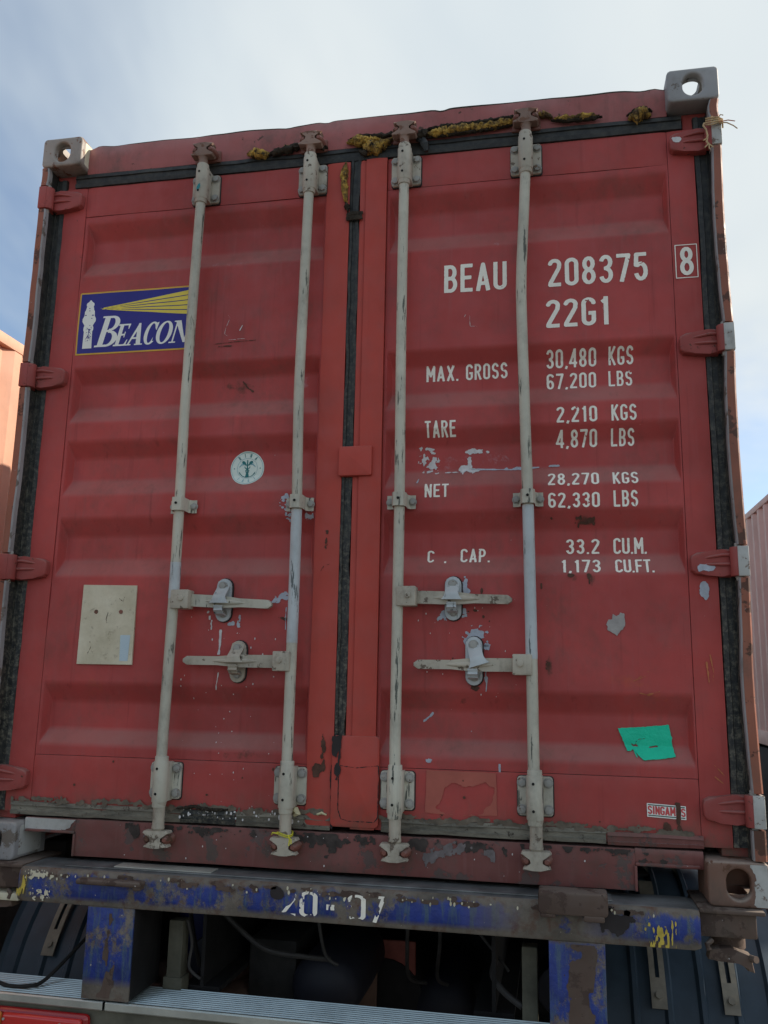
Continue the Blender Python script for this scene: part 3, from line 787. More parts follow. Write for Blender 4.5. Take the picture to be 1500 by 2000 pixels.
# rear corner posts: inner channel plus the outer flange between the hinges
HZ = [.25, .950, 1.647, 2.350]
for s in (-1, 1):
    bm = B(); box(bm, *sorted((s*1.2135, s*1.198)), .03, .17, .1185, 2.4725, .003); box(bm, *sorted((s*1.1975, s*1.11)), .075, .17, .1185, 2.4725, .003)
    post = obj('corner_post', bm, M['red_frame'], con)
    zb = [.1195]+[v for h in HZ for v in (h-.047, h+.047)]+[2.4715]
    for i in range(0, len(zb), 2):
        z0, z1 = zb[i]+.002, zb[i+1]-.002; bm = B(); n = max(3, int((z1-z0)/.03)); rows = []
        for k in range(n+1):
            z = z0+(z1-z0)*k/n; u = k/n
            bow = .008*math.sin(math.pi*u)*(1 if s > 0 else .6)+fbm(np.array([z]), np.array([s*3.]), 6, 41, 3)[0]*.004
            xi, xo = 1.187-bow*.9, 1.2165-bow*.55
            if i == 0: xi, xo = 1.180, 1.2165
            rows.append([bm.verts.new((s*a, y, z)) for a, y in ((xi+.004, .075), (xi, .070), (xi, .026), (xi, .006), (xi+.004, .0012), (xo-.005, .0012), (xo, .006), (xo, .075))])
        for a, b2 in zip(rows[:-1], rows[1:]):
            for k in range(7):
                f = bm.faces.new((a[k], a[k+1], b2[k+1], b2[k])); f.material_index = (2, 2, 1, 1, 0, 0, 0)[k]
        bm.faces.new(rows[0]); bm.faces.new(rows[-1][::-1])
        obj('post_flange', bm, [M['post_rust'], M['galv'], M['rubber']], post)

# hinges ------------------------------------------------------------------
def hinge(s, z, label=None):
    bm = B()
    out = [(1.176, .040), (1.150, .040), (1.108, .034), (1.080, .031), (1.064, .022), (1.060, .008), (1.062, -.022), (1.072, -.033), (1.105, -.038), (1.150, -.042), (1.176, -.042)]
    prism(bm, [(s*x, z+v) for x, v in (out if s > 0 else out[::-1])], .034, .062, .006, seg=3)
    for v, tilt in ((.022, -.006), (-.006, .0)):                 # pressed ribs
        tube(bm, [(s*1.180, .033, z+v), (s*1.150, .031, z+v), (s*1.115, .033, z+v+tilt), (s*1.094, .037, z+v+tilt*1.6)], [.005, .005, .004, .001], 8)
    cyl(bm, (s*1.190, .022, z-.043), (s*1.190, .022, z+.043), .021, seg=20, bev=.002)
    o = obj('hinge', bm, M['hinge'], con, label=label)
    bm = B(); box(bm, *sorted((s*1.187, s*1.2185)), -.001, .06, z-.0445, z+.0445, .003)
    obj('hinge_lug', bm, M['white'] if s > 0 else M['hinge'], o)
    bm = B(); cyl(bm, (s*1.192, .022, z-.056), (s*1.192, .022, z+.056), .009, seg=12, bev=.002); obj('hinge_pin', bm, M['bolt'], o)
for z in HZ:
    for s in (-1, 1): hinge(s, z)
decal('overspray', lambda X, Z: np.minimum(ell_f(X, Z, 1.098, .935, .026, .015, .1), 9)+fbm(X, Z, 45, 8)*.014,
      1.06, 1.15, .91, .965, flat(.034), .0012, M['blue_mark'], con, .0015)
decal('overspray', lambda X, Z: ell_f(X, Z, 1.098, .868, .014, .024)+fbm(X, Z, 45, 9)*.013,
      1.07, 1.13, .83, .90, flat(.059), .0014, M['blue_mark'], con, .0015)
decal('overspray', lambda X, Z: ell_f(X, Z, 1.085, 2.357, .014, .010)+fbm(X, Z, 60, 9)*.012,
      1.06, 1.12, 2.34, 2.38, flat(.034), .0012, M['white_mark'], con, .0015)

# ------------------------------------------------------------------ locking bars
bm = B(); cyl(bm, (0, 0, 0), (0, -.0095, 0), .0122, seg=6, bev=.0012); cyl(bm, (0, .002, 0), (0, -.0012, 0), .0155, seg=18)
bolt0 = obj('bolt', bm, M['bolt']); bolt_me = bolt0.data; bpy.data.objects.remove(bolt0)
def bolt(parent, x, y, z, s=1.):
    o = bpy.data.objects.new('bolt', bolt_me); link(o, parent, (x, y, z)); o.scale = (s, 1, s); o.rotation_euler = (0, random.random(), 0); return o
RY = .012
def bar(xf, matb, hz=None, hdir=1, tip=0., twist=0., cmat='cream', blue=None, bends=None):
    zs = np.linspace(.20, 2.41, 90); bm = B()
    tube(bm, [(xf(z), RY, z) for z in zs], .0172, 18)
    if blue:                                                       # length of bar painted in a cooler grey
        zz = np.linspace(blue[0], blue[1], 30)
        tube(bm, [(xf(z), RY, z) for z in zz], .0178, 18, mi=1)
    o = obj('locking_bar', bm, [matb, M['rod_blue']], con, smooth=40)
    for zt, up in ((2.302, 1), (.262, -1)):                       # bolted guide brackets
        x = xf(zt+.03*up); zc = zt+.043*(1 if up > 0 else 0)
        bm = B(); prism(bm, rrect(x+.001, zc-.001, .109, .117, .011), .0575, .0625, .0005); obj('seal_shade_plate', bm, M['blackmark'], o)  # oversized dark sealant plate; its rim also stands in for contact shade
        bm = B(); prism(bm, rrect(x, zc, .104, .112, .010), .049, .0573, .002)
        cyl(bm, (x, RY+.002, zc-.062), (x, RY+.002, zc+.062), .0245, seg=24, bev=.002)
        box(bm, x-.0235, x+.0235, RY+.002, .056, zc-.060, zc+.060, .002)
        cyl(bm, (x, RY, zc-.078), (x, RY, zc+.078), .0215, seg=20, bev=.003)
        for dz in (.040, -.036): cyl(bm, (x-.004, RY-.022, zc+dz), (x-.004, RY-.0235, zc+dz), .0042, seg=10, mi=1)
        obj('guide_bracket', bm, [M['cream'] if up > 0 else M['rod'], M['hole']], o)
        for a in (-1, 1):
            for b2 in (-1, 1): bolt(o, x+a*.038, .0485, zc+b2*.038, .98)
        # neck and cam
        x2 = xf(2.45 if up > 0 else .12); bm = B()
        if up > 0: tube(bm, [(x2, RY, 2.40), (x2, RY, 2.415), (x2, RY, 2.43), (x2, RY, 2.447), (x2, RY, 2.452)], [.0215, .018, .0165, .0165, .020], 18)
        else: tube(bm, [(x2, RY, .20), (x2, RY, .185), (x2, RY, .135), (x2, RY, .122), (x2, RY, .114)], [.0215, .0185, .0185, .0205, .016], 18)
        z0 = 2.452 if up > 0 else .116
        pts = [(-.012, 0), (-.040, .001), (-.044, .008), (-.030, .015), (-.016, .020), (-.013, .034), (-.034, .042), (-.039, .050), (-.012, .052),
               (.012, .052), (.041, .048), (.036, .040), (.014, .033), (.015, .020), (.030, .014), (.043, .007), (.038, 0), (.012, 0)]
        pts = [(x2+px, z0+up*pz) for px, pz in pts]
        prism(bm, pts if up < 0 else pts[::-1], RY-.018, RY+.016, .003)
        obj('cam_end', bm, [M['cam_rust'] if up > 0 else M['cream']], o)
        bm = B()
        for a in (-1, 1):
            tube(bm, [(x2+a*.030, .052, z0+up*.028), (x2+a*.030, .030, z0+up*.028), (x2+a*.029, .006, z0+up*.027), (x2+a*.029, -.004, z0+up*.027)], [.016, .0155, .0135, .006], 14)
        box(bm, x2-.050, x2+.050, .050, .062, z0+up*.028-.024, z0+up*.028+.024, .005)
        obj('cam_keeper', bm, M['keeper'], o)
    x = xf(1.155)                                                  # strap bracket at mid height
    bm = B(); w_ = .047
    prof = [(-w_, .056), (-.030, .056), (-.0225, .046), (-.0225, .008), (-.016, -.006), (0, -.0105), (.016, -.006), (.0225, .008), (.0225, .046), (.030, .056), (w_, .056)]
    rows = []
    for zz in (1.1335, 1.178):
        rows.append(([bm.verts.new((x+a, y-.006, zz)) for a, y in prof], [bm.verts.new((x+a*.94, y, zz)) for a, y in prof]))
    (a0, a1), (b0, b1) = rows
    for k in range(len(prof)-1):
        bm.faces.new((a0[k], a0[k+1], b0[k+1], b0[k])); bm.faces.new((a1[k+1], a1[k], b1[k], b1[k+1]))
        bm.faces.new((a0[k+1], a0[k], a1[k], a1[k+1])); bm.faces.new((b0[k], b0[k+1], b1[k+1], b1[k]))
    bm.faces.new((a0[0], b0[0], b1[0], a1[0])); bm.faces.new((a0[-1], a1[-1], b1[-1], b0[-1]))
    cyl(bm, (x, -.016, 1.157), (x, -.0182, 1.157), .0045, seg=10, mi=1)
    obj('strap_bracket', bm, [M['rod'], M['hole']], o)
    for a in (-1, 1): bolt(o, x+a*.037, .0495, 1.156, .85)
    return o
def interp(tab):
    zz = [p[0] for p in tab]; xx = [p[1] for p in tab]
    # smooth through the table so that a bent bar bends softly
    def f(z): return float(np.mean([np.interp(z+d, zz, xx) for d in (-.06, -.04, -.02, 0, .02, .04, .06)]))
    return f
x1 = interp([(.10, -.572), (.34, -.577), (.85, -.571), (1.15, -.573), (1.5, -.577), (1.9, -.574), (2.3, -.568), (2.5, -.570)])
x2_ = interp([(.10, -.158), (.34, -.161), (.85, -.160), (1.15, -.162), (1.54, -.171), (2.03, -.166), (2.35, -.162), (2.5, -.162)])
x3 = interp([(.10, .181), (.34, .177), (.85, .178), (1.15, .179), (1.63, .176), (2.0, .176), (2.35, .178), (2.5, .176)])
x4 = interp([(.10, .595), (.34, .590), (.64, .589), (.87, .587), (1.15, .584), (1.60, .575), (1.85, .571), (2.0, .577), (2.12, .584), (2.3, .592), (2.5, .596)])
bars = [bar(x1, M['rod'], blue=(.84, .96)), bar(x2_, M['rod'], blue=(.70, 1.13)), bar(x3, M['rod']), bar(x4, M['rod'], blue=(.66, 1.13))]
for o, tx in zip(bars, ('leftmost locking bar', 'locking bar left of the seam, middle length pale blue grey', 'locking bar right of the seam', 'rightmost locking bar, bent near the top')): o['label'] = tx

def handle(bo, x, z, d, tip, cx, cz, ch, twist=0., mat='rod', ztip=0.):
    """hub clamp on the bar, flat lever and its spindle rib"""
    bm = B()
    xa, xb = (x-.006, x+.046) if d > 0 else (x-.046, x+.006)
    if d > 0: xa, xb = x-.002, x+.060
    else: xa, xb = x-.056, x+.002
    box(bm, xa, xb, -.012, .040, z-.030, z+.032, .004)
    cyl(bm, ((xa+xb)/2+.006*d, -.011, z+.004), ((xa+xb)/2+.006*d, -.018, z+.004), .0095, seg=14, bev=.0015)
    obj('handle_hub', bm, M['cream'], bo)
    bm = B(); xs = x+.05*d; L = tip-xs; zt = z+ztip
    def half(u): return (.0200 if u < .42 else .0200-.0060*min(1, (u-.42)/.2))
    top = []; bot = []
    for i in range(25):
        u = i/24; xx = xs+L*u; zc = z+(zt-z)*u; h = half(u)
        if u > .955: h *= math.sqrt(max(.12, 1-((u-.955)/.045)**2))
        top.append((xx, zc+h)); bot.append((xx, zc-h))
    pts = top+bot[::-1]
    prism(bm, pts if d < 0 else pts[::-1], .018, .034, .004)
    n = 17
    tube(bm, [(xs+L*(.20+.48*i/(n-1)), .019, z+(zt-z)*(.2+.48*i/(n-1))) for i in range(n)], [.0012+.0085*math.sin(math.pi*i/(n-1))**.8 for i in range(n)], 10)
    obj('handle_lever', bm, M[mat], bo)
handle(bars[0], -.571, .836, 1, -.236, -.413, .840, .134, mat='rod', ztip=-.014)
handle(bars[1], -.160, .641, -1, -.530, -.353, .640, .128, mat='cream', ztip=.0)
handle(bars[2], .178, .846, 1, .532, .347, .846, .132, mat='cream', ztip=-.008)
handle(bars[3], .588, .641, -1, .229, .412, .652, .144, mat='cream', ztip=-.002)
def catch(door, x, z0, z1, twist=0., mat='rod_blue', zl=0.):
    """door mounted handle catch: stadium back plate, swinging hasp above the lever, hooked cradle below"""
    bm = B(); w_ = .052; zc = (z0+z1)/2; h = z1-z0
    b2 = B(); prism(b2, stadium(x+.0015, zc, w_+.005, h+.005), .0585, .066, .0005); obj('seal_shade_plate', b2, M['blackmark'], door)  # dark sealant rim round the catch, doubling as painted contact shade
    prism(bm, stadium(x, zc, w_, h), .051, .0583, .002)
    # cradle hook under the lever
    yy = .052; zb = zl-.020
    pr = [(yy, zb-.022), (.016, zb-.016), (.006, zb-.006), (.006, zb+.008)]
    for k in range(3):
        (ya, za), (yb, zb2) = pr[k], pr[k+1]
        v = [bm.verts.new(p) for p in ((x-.015, ya, za), (x+.015, ya, za), (x+.015, yb, zb2), (x-.015, yb, zb2), (x-.015, ya+.004, za-.004), (x+.015, ya+.004, za-.004), (x+.015, yb-.004, zb2-.002), (x-.015, yb-.004, zb2-.002))]
        for q in ((0, 1, 2, 3), (7, 6, 5, 4), (0, 4, 5, 1), (1, 5, 6, 2), (2, 6, 7, 3), (3, 7, 4, 0)): bm.faces.new([v[i] for i in q])
    o = obj('handle_catch', bm, M[mat], door)
    # hasp
    bm = B(); zt = z1-.026; hh = zt-(zl-.004); n = 12; rows = []
    for i in range(n+1):
        u = i/n; zz = zt+.022-(hh+.022)*u
        y = .046 if u < .22 else .046-.041*min(1, (u-.22)/.50)**1.2
        wd = .021 if u < .7 else .021+.012*((u-.7)/.3)**2
        if u < .12: wd = .021*math.sqrt(1-((.12-u)/.12)**2*.8)
        rows.append([(-wd, y+.002, zz), (-wd*.4, y-.003, zz), (wd*.4, y-.003, zz), (wd, y+.002, zz)])
    rot = Matrix.Rotation(twist, 4, 'Y'); piv = Vector((x, 0, zt))
    def P(p): return piv+rot @ (Vector((p[0], p[1], p[2]-zt)))
    F_ = [[bm.verts.new(P(p)) for p in r] for r in rows]; K_ = [[bm.verts.new(P((p[0], p[1]+.005, p[2]))) for p in r] for r in rows]
    for i in range(n):
        for k in range(3):
            bm.faces.new((F_[i][k], F_[i][k+1], F_[i+1][k+1], F_[i+1][k])); bm.faces.new((K_[i][k+1], K_[i][k], K_[i+1][k], K_[i+1][k+1]))
        bm.faces.new((F_[i+1][0], K_[i+1][0], K_[i][0], F_[i][0])); bm.faces.new((F_[i][3], K_[i][3], K_[i+1][3], F_[i+1][3]))
    for e in (0, n):
        for k in range(3): bm.faces.new((F_[e][k], K_[e][k], K_[e][k+1], F_[e][k+1]))
    obj('catch_hasp', bm, M['rod_blue'] if mat == 'rod_blue' else M[mat], door)
    bolt(door, x+.000, .0415, zt, 1.); bolt(door, x+.002, .0505, z0+.026, .9)
catch(doorL, -.413, .768, .910, 0, 'rod_blue', .830)
catch(doorL, -.353, .573, .707, 0, 'cream', .641)
catch(doorR, .347, .776, .914, 0, 'rod_blue', .842)
catch(doorR, .412, .578, .727, -.30, 'rod_blue', .640)

# ------------------------------------------------------------------ printing on the doors
PY = panel_y
def T(txt, x0, x1, z0, h, res=.0016, seed=0, **k): lettering(txt, x0, x1, z0, h, PY, .0012, M['letter'], doorR, res, seed=seed, wear=.62, **k)
T('BEAU', .312, .523, 1.882, .101, .0022)
T('208375', .659, .978, 1.879, .099, .0022, 1)
T('22G1', .650, .854, 1.734, .098, .0022, 2)
lettering('8', 1.0775, 1.1195, 1.884, .099, flat(.060), .0022, M['letter'], doorR, .002)
decal('lettering_frame', lambda X, Z: np.maximum(np.maximum(np.abs(X-1.098)-.0345, np.abs(Z-1.9335)-.0585), -np.maximum(np.abs(X-1.098)-.0317, np.abs(Z-1.9335)-.0557)),
      1.06, 1.136, 1.872, 1.995, flat(.060), .0022, M['letter'], doorR, .0013)
for i, a in enumerate([('30,480', .648, .808, 1.606, .057), ('KGS', .847, .925, 1.607, .056), ('67,200', .648, .806, 1.533, .054), ('LBS', .845, .919, 1.534, .053),
    ('MAX.', .249, .358, 1.580, .054), ('GROSS', .383, .521, 1.580, .055), ('2,210', .677, .804, 1.409, .052), ('KGS', .848, .925, 1.409, .053),
    ('4,870', .676, .803, 1.334, .054), ('LBS', .846, .918, 1.334, .053), ('TARE', .250, .353, 1.379, .053), ('28,270', .646, .804, 1.204, .043),
    ('KGS', .846, .923, 1.204, .042), ('62,330', .646, .804, 1.131, .048), ('LBS', .846, .919, 1.131, .052), ('NET', .252, .330, 1.174, .045),
    ('33.2', .698, .801, .989, .047), ('CU.M.', .843, .943, .988, .050), ('1,173', .681, .801, .927, .042), ('CU.FT.', .845, .960, .926, .043),
    ('C', .259, .281, .964, .040), ('.', .314, .321, .962, .046), ('CAP.', .366, .460, .964, .045)]):
    T(*a, res=.0014, seed=i+3, gap=.11 if 'CU' not in a[0] else .06)

# the lighthouse sticker
LX0, LX1, LZ0, LZ1 = -1.043, -.597, 1.733, 1.977
LO = .0012
decal('logo_border', lambda X, Z: np.maximum(np.maximum(LX0-X, X-LX1), np.maximum(LZ0-Z, Z-LZ1)), LX0-.002, LX1+.002, LZ0-.002, LZ1+.002, PY, LO, M['logo_border'], doorL, .006)
decal('logo_panel', lambda X, Z: np.maximum(np.maximum(LX0+.006-X, X-LX1+.006), np.maximum(LZ0+.006-Z, Z-LZ1+.006)), LX0, LX1, LZ0, LZ1, PY, LO+.0006, M['logo_blue'], doorL, .006)
def rays(X, Z):
    ox, oz = -.972, 1.9095; u = (X-ox)/(-.566-ox)
    zt = oz+(1.966-oz)*u; zb = oz+(1.8655-oz)*u-.004*u
    f = np.maximum(np.maximum(Z-zt, zb-Z), .0-(X-ox)+.012)
    for k in (.20, .41, .62, .82):
        zc = zt+(zb-zt)*k; f = np.maximum(f, .0016*np.clip(u*2, .2, 1)-np.abs(Z-zc))
    return np.maximum(f, X-(LX1-.006))
decal('logo_rays', rays, -.975, LX1, 1.85, 1.97, PY, LO+.0011, M['logo_yellow'], doorL, .0016)
def lighthouse(X, Z):
    prof = [(1.756, .0185), (1.822, .0165), (1.828, .0195), (1.838, .0195), (1.846, .0165), (1.853, .0205), (1.862, .0262), (1.873, .0262), (1.884, .0205), (1.902, .0195), (1.906, .0165), (1.922, .013), (1.926, .0155), (1.934, .0145), (1.940, .006), (1.946, .002)]
    zz = [p[0] for p in prof]; ww = [p[1] for p in prof]; hw = np.interp(Z, zz, ww)
    f = np.maximum(np.abs(X+.998)-hw, np.maximum(1.757-Z, Z-1.946))
    for x, z, r in ((-1.000, 1.914, .0022), (-.999, 1.904, .0022), (-1.013, 1.887, .003), (-.985, 1.886, .0034), (-.988, 1.874, .0022), (-.993, 1.846, .002)):
        f = np.maximum(f, -(np.abs(X-x)*.6+np.abs(Z-z)*1.2-r))
    f = np.maximum(f, -np.maximum(np.abs(X+.9955)-.0012, np.abs(Z-1.812)-.018)+(vnoise(X, Z, 400, 2) > .1)*.01)
    return f
decal('logo_lighthouse', lighthouse, -1.03, -.968, 1.75, 1.95, PY, LO+.0011, M['logo_white'], doorL, .0012)
def beacon(X, Z):
    F = np.full(X.shape, 9.); zb = 1.760
    def put(x0, h, w_, fn):
        nonlocal F
        U = (X-(x0)-(Z-zb)*.24)/w_; V = (Z-zb)/h
        g = fn(U, V); F = np.minimum(F, g*min(h, w_))
    bx = lambda U, V, a, b2, c_, d: np.maximum(np.maximum(a-U, U-b2), np.maximum(c_-V, V-d))
    def ring(U, V, cx, cz, rx, rz, th, tv):
        o = np.sqrt(((U-cx)/rx)**2+((V-cz)/rz)**2)-1; i = np.sqrt(((U-cx)/(rx-th))**2+((V-cz)/(rz-tv))**2)-1
        return np.maximum(o*min(rx, rz), -i*min(rx-th, rz-tv))
    def fB(U, V):
        f = bx(U, V, .12, .38, 0, 1); f = np.minimum(f, bx(U, V, 0, .5, 0, .055)); f = np.minimum(f, bx(U, V, 0, .5, .945, 1))
        f = np.minimum(f, np.maximum(ring(U, V, .50, .755, .40, .245, .23, .07), .46-U)); f = np.minimum(f, bx(U, V, .3, .52, .93, 1))
        f = np.minimum(f, np.maximum(ring(U, V, .52, .26, .46, .26, .25, .07), .46-U)); f = np.minimum(f, bx(U, V, .3, .54, 0, .07))
        return np.minimum(f, bx(U, V, .3, .52, .48, .545))
    def fE(U, V):
        f = bx(U, V, .12, .40, 0, 1); f = np.minimum(f, bx(U, V, 0, .86, 0, .07)); f = np.minimum(f, bx(U, V, 0, .86, .93, 1))
        f = np.minimum(f, bx(U, V, .3, .66, .47, .55)); f = np.minimum(f, bx(U, V, .60, .67, .38, .64))
        f = np.minimum(f, poly_f(U, V, [(.90, 1), (.84, .76), (.80, .76), (.74, .93), (.6, .95)]))
        return np.minimum(f, poly_f(U, V, [(.92, 0), (.97, .28), (.92, .28), (.78, .08), (.6, .04)]))
    def fA(U, V):
        f = poly_f(U, V, [(.02, 0), (.12, 0), (.52, .80), (.50, 1.0), (.44, 1.0)]); f = np.minimum(f, poly_f(U, V, [(.42, 1), (.55, 1), (.88, 0), (.60, 0), (.38, .80)]))
        f = np.minimum(f, bx(U, V, .20, .70, .28, .36)); f = np.minimum(f, bx(U, V, -.08, .28, 0, .055)); return np.minimum(f, bx(U, V, .5, 1.0, 0, .055))
    def fC(U, V):
        f = np.maximum(ring(U, V, .5, .5, .48, .52, .25, .08), np.minimum(U-.72, 9)+0*V)
        f = np.minimum(f, np.maximum(ring(U, V, .5, .5, .48, .52, .2, .08), np.maximum(.6-U, np.abs(V-.5)*-1+.36)))
        f = np.minimum(f, poly_f(U, V, [(.86, 1.0), (.82, .64), (.78, .64), (.66, .9), (.72, .97)]))
        return f
    def fO(U, V): return ring(U, V, .5, .5, .5, .52, .25, .075)
    def fN(U, V):
        f = bx(U, V, .14, .22, 0, 1); f = np.minimum(f, bx(U, V, .80, .88, 0, 1)); f = np.minimum(f, poly_f(U, V, [(.06, 1), (.36, 1), (.90, 0), (.78, 0)]))
        f = np.minimum(f, bx(U, V, 0, .36, 0, .055)); f = np.minimum(f, bx(U, V, .66, 1.04, .945, 1)); return np.minimum(f, bx(U, V, 0, .3, .945, 1))
    put(-.970, .119, .082, fB); put(-.896, .084, .052, fE); put(-.844, .084, .062, fA); put(-.786, .084, .054, fC); put(-.738, .084, .060, fO); put(-.680, .084, .070, fN)
    return F
decal('logo_lettering', beacon, -.975, LX1-.007, 1.755, 1.885, PY, LO+.0011, M['logo_white'], doorL, .0012)

# round classification seal
SX, SZ, SR = -.371, 1.297, .0605
decal('seal_disc', lambda X, Z: disc_f(X, Z, SX, SZ, SR), SX-.065, SX+.065, SZ-.065, SZ+.065, PY, .0012, M['seal_white'], doorL, .0025)
def seal_rings(X, Z): return np.minimum(np.abs(disc_f(X, Z, SX, SZ, SR*.935))-.0006, np.abs(disc_f(X, Z, SX, SZ, SR*.60))-.0005)
def seal_word(txt, a0, a1, rad, h, flip=False):
    def f(X, Z):
        F = np.full(X.shape, 9.)
        for i, ch in enumerate(txt):
            a = R(a0+(a1-a0)*i/(len(txt)-1)); cx, cz = SX+rad*math.cos(a), SZ+rad*math.sin(a)
            ux, uz = (math.sin(a), -math.cos(a)); vx, vz = (math.cos(a), math.sin(a))
            if flip: ux, uz, vx, vz = -ux, -uz, -vx, -vz
            U = ((X-cx)*ux+(Z-cz)*uz)/h+G[ch][0]/2; V = ((X-cx)*vx+(Z-cz)*vz)/h+.5; g = np.full(X.shape, 9.)
            for kind, pts in G[ch][1]: g = np.minimum(g, stroke_f(U, V, pts, .13, kind == 'c'))
            F = np.minimum(F, g*h)
        return F
    return f
def emblem(X, Z):
    u = (X-SX)/SR; v = (Z-SZ)/SR
    f = stroke_f(u, v, [(0, -.52), (0, .5)], .07)
    f = np.minimum(f, np.maximum(np.abs(disc_f(u, v, 0, -.02, .50))-.022, v+.28))           # anchor arms
    f = np.minimum(f, poly_f(u, v, [(-.50, -.17), (-.38, -.30), (-.45, -.33)])); f = np.minimum(f, poly_f(u, v, [(.50, -.17), (.38, -.30), (.45, -.33)]))
    for s in (-1, 1):
        f = np.minimum(f, ell_f(u, v, s*.21, .34, .13, .085, s*.65)); f = np.minimum(f, stroke_f(u, v, [(0, .20), (s*.12, .22), (s*.20, .33)], .07))
        f = np.minimum(f, stroke_f(u, v, [(s*.16, .12), (s*.12, .02), (0, -.03), (-s*.10, -.12), (-s*.07, -.22), (0, -.26)], .045))
    f = np.minimum(f, poly_f(u, v, [(-.06, -.26), (.06, -.26), (.12, -.52), (-.12, -.52)]))
    return f*SR
def emb2(X, Z):
    u = (X-SX)/SR; v = (Z-SZ)/SR; f = np.full(X.shape, 9.)
    for s in (-1, 1):
        for k in range(4): f = np.minimum(f, stroke_f(u, v, [(s*(.20+.02*k), .20+.02*k), (s*(.34+.05*k), .34-.085*k)], .03))
    return f*SR
decal('seal_ring', seal_rings, SX-.06, SX+.06, SZ-.06, SZ+.06, PY, .0020, M['seal_light'], doorL, .0008)
decal('seal_lettering', seal_word('RINA', 128, 48, SR*.77, .0135), SX-.06, SX+.06, SZ, SZ+.06, PY, .0020, M['seal_ink'], doorL, .0008)
decal('seal_lettering', seal_word('1861', 232, 308, SR*.77, .0115, True), SX-.06, SX+.06, SZ-.06, SZ, PY, .0020, M['seal_light'], doorL, .0008)
decal('seal_dot', lambda X, Z: np.minimum(disc_f(X, Z, SX-SR*.77, SZ, .002), disc_f(X, Z, SX+SR*.77, SZ, .002)), SX-.055, SX+.055, SZ-.004, SZ+.004, PY, .0020, M['seal_ink'], doorL, .0008)
decal('seal_emblem', emblem, SX-.036, SX+.036, SZ-.036, SZ+.036, PY, .0020, M['seal_ink'], doorL, .0008)
decal('seal_wing', emb2, SX-.036, SX+.036, SZ, SZ+.036, PY, .0021, M['seal_light'], doorL, .0008)

# worn cream plate with two rivets and a printed tag
bm = B(); prism(bm, [(-.926, .892), (-.728, .889), (-.727, .624), (-.928, .624)][::-1], .0585, .066, .001)
pl = obj('data_plate', bm, M['plate'], doorL, smooth=0, label='dirty cream plate with two rust rivets')
bm = B()
for x in (-.871, -.780): cyl(bm, (x, .0588, .800), (x, .0560, .800), .0075, .006, seg=14)
obj('plate_rivet', bm, M['keeper'], doorL)
decal('printed_tag', lambda X, Z: np.maximum(np.abs(X+.757)-.0165-(Z-.68)*.04, np.abs(Z-.679)-.043), -.785, -.735, .63, .725, flat(.0585), .0008, M['tag'], doorL, .002)
decal('plate_scratch', lambda X, Z: np.minimum(np.minimum(stroke_f(X, Z, [(-.826, .80), (-.832, .775), (-.828, .762)], .0018), stroke_f(X, Z, [(-.79, .845), (-.775, .835), (-.77, .85)], .0015)),
      stroke_f(X, Z, [(-.89, .66), (-.88, .68), (-.885, .70)], .0012))+fbm(X, Z, 120, 6)*.0012, -.92, -.74, .63, .88, flat(.0585), .0007, M['rustspot'], doorL, .0015)

# green tape, maker's sticker, patches ------------------------------------
TAPE = [(.838, .461), (.92, .468), (.985, .475), (.9885, .445), (.993, .437), (.990, .428), (.998, .385), (.95, .377), (.905, .373), (.885, .395), (.878, .402), (.872, .396), (.862, .398)]
def tape(X, Z):
    f = poly_f(X, Z, TAPE)
    f = np.maximum(f, -(stroke_f(X, Z, [(.875, .418), (.882, .412), (.893, .411)], .003)))
    f = np.maximum(f, -(ell_f(X, Z, .886, .413, .008, .0028)))
    f = np.maximum(f, -(stroke_f(X, Z, [(.888, .414), (.889, .424), (.898, .431), (.915, .433)], .0014)))
    f = np.maximum(f, -(ell_f(X, Z, .939, .411, .013, .0026, .2)))
    return f+fbm(X, Z, 160, 4)*.0014
decal('green_tape', tape, .832, 1.003, .368, .48, lambda x, z: PY(x, z)+fbm(x, z, 26, 9, 2)*.003, .0045, M['green'], doorR, .0015, thick=.001, label='torn bright green tape')
decal('green_tape', lambda X, Z: poly_f(X, Z, [(.880, .399), (.884, .399), (.890, .384), (.889, .378), (.885, .386)]), .875, .895, .372, .402, PY, .0035, M['green'], doorR, .001)
S0 = .2165
SY = flat(.060)
def sgw(X, Z, m=0.): return np.maximum(np.maximum(.909+m-X, X-1.0165+m), np.maximum(.2160+m-(X-.909)*.045-Z+.002, Z-(.2555-m-(X-.909)*.045)))
gapf = lambda X, Z: (.0068-np.abs(X-.9955-(Z-.23)*.0))
decal('maker_sticker', lambda X, Z: np.maximum(sgw(X, Z), gapf(X, Z)+fbm(X, Z, 90, 3)*.001), .905, 1.02, .205, .26, SY, .0022, M['logo_white'], doorR, .0013, label='small white and red maker sticker')
sh = lambda Z, X: Z+(X-.909)*.045
decal('maker_line', lambda X, Z: np.maximum(np.minimum(np.abs(sh(Z, X)-.2515)-.0013, np.abs(sh(Z, X)-.2225)-.0013), np.maximum(np.maximum(.912-X, X-1.0135), gapf(X, Z))),
      .905, 1.02, .205, .26, SY, .0028, M['sg_green'], doorR, .0009)
tf = text_f('SINGAMAS', .9115, 1.0145, .2262, .0225, .165, .07)
decal('maker_lettering', lambda X, Z: np.maximum(tf(X, sh(Z, X)), gapf(X, Z)-.0005), .909, 1.017, .21, .255, SY, .0028, M['sg_red'], doorR, .0007)
decal('rust_run', lambda X, Z: np.minimum(np.maximum(np.abs(X-.9955)-.0055, np.abs(Z-.228)-.030), np.minimum(ell_f(X, Z, .997, .185, .007, .022), ell_f(X, Z, .962, .19, .011, .018)))+fbm(X, Z, 55, 2)*.006,
      .94, 1.01, .165, .262, SY, .0018, M['rustspot'], doorR, .0014)
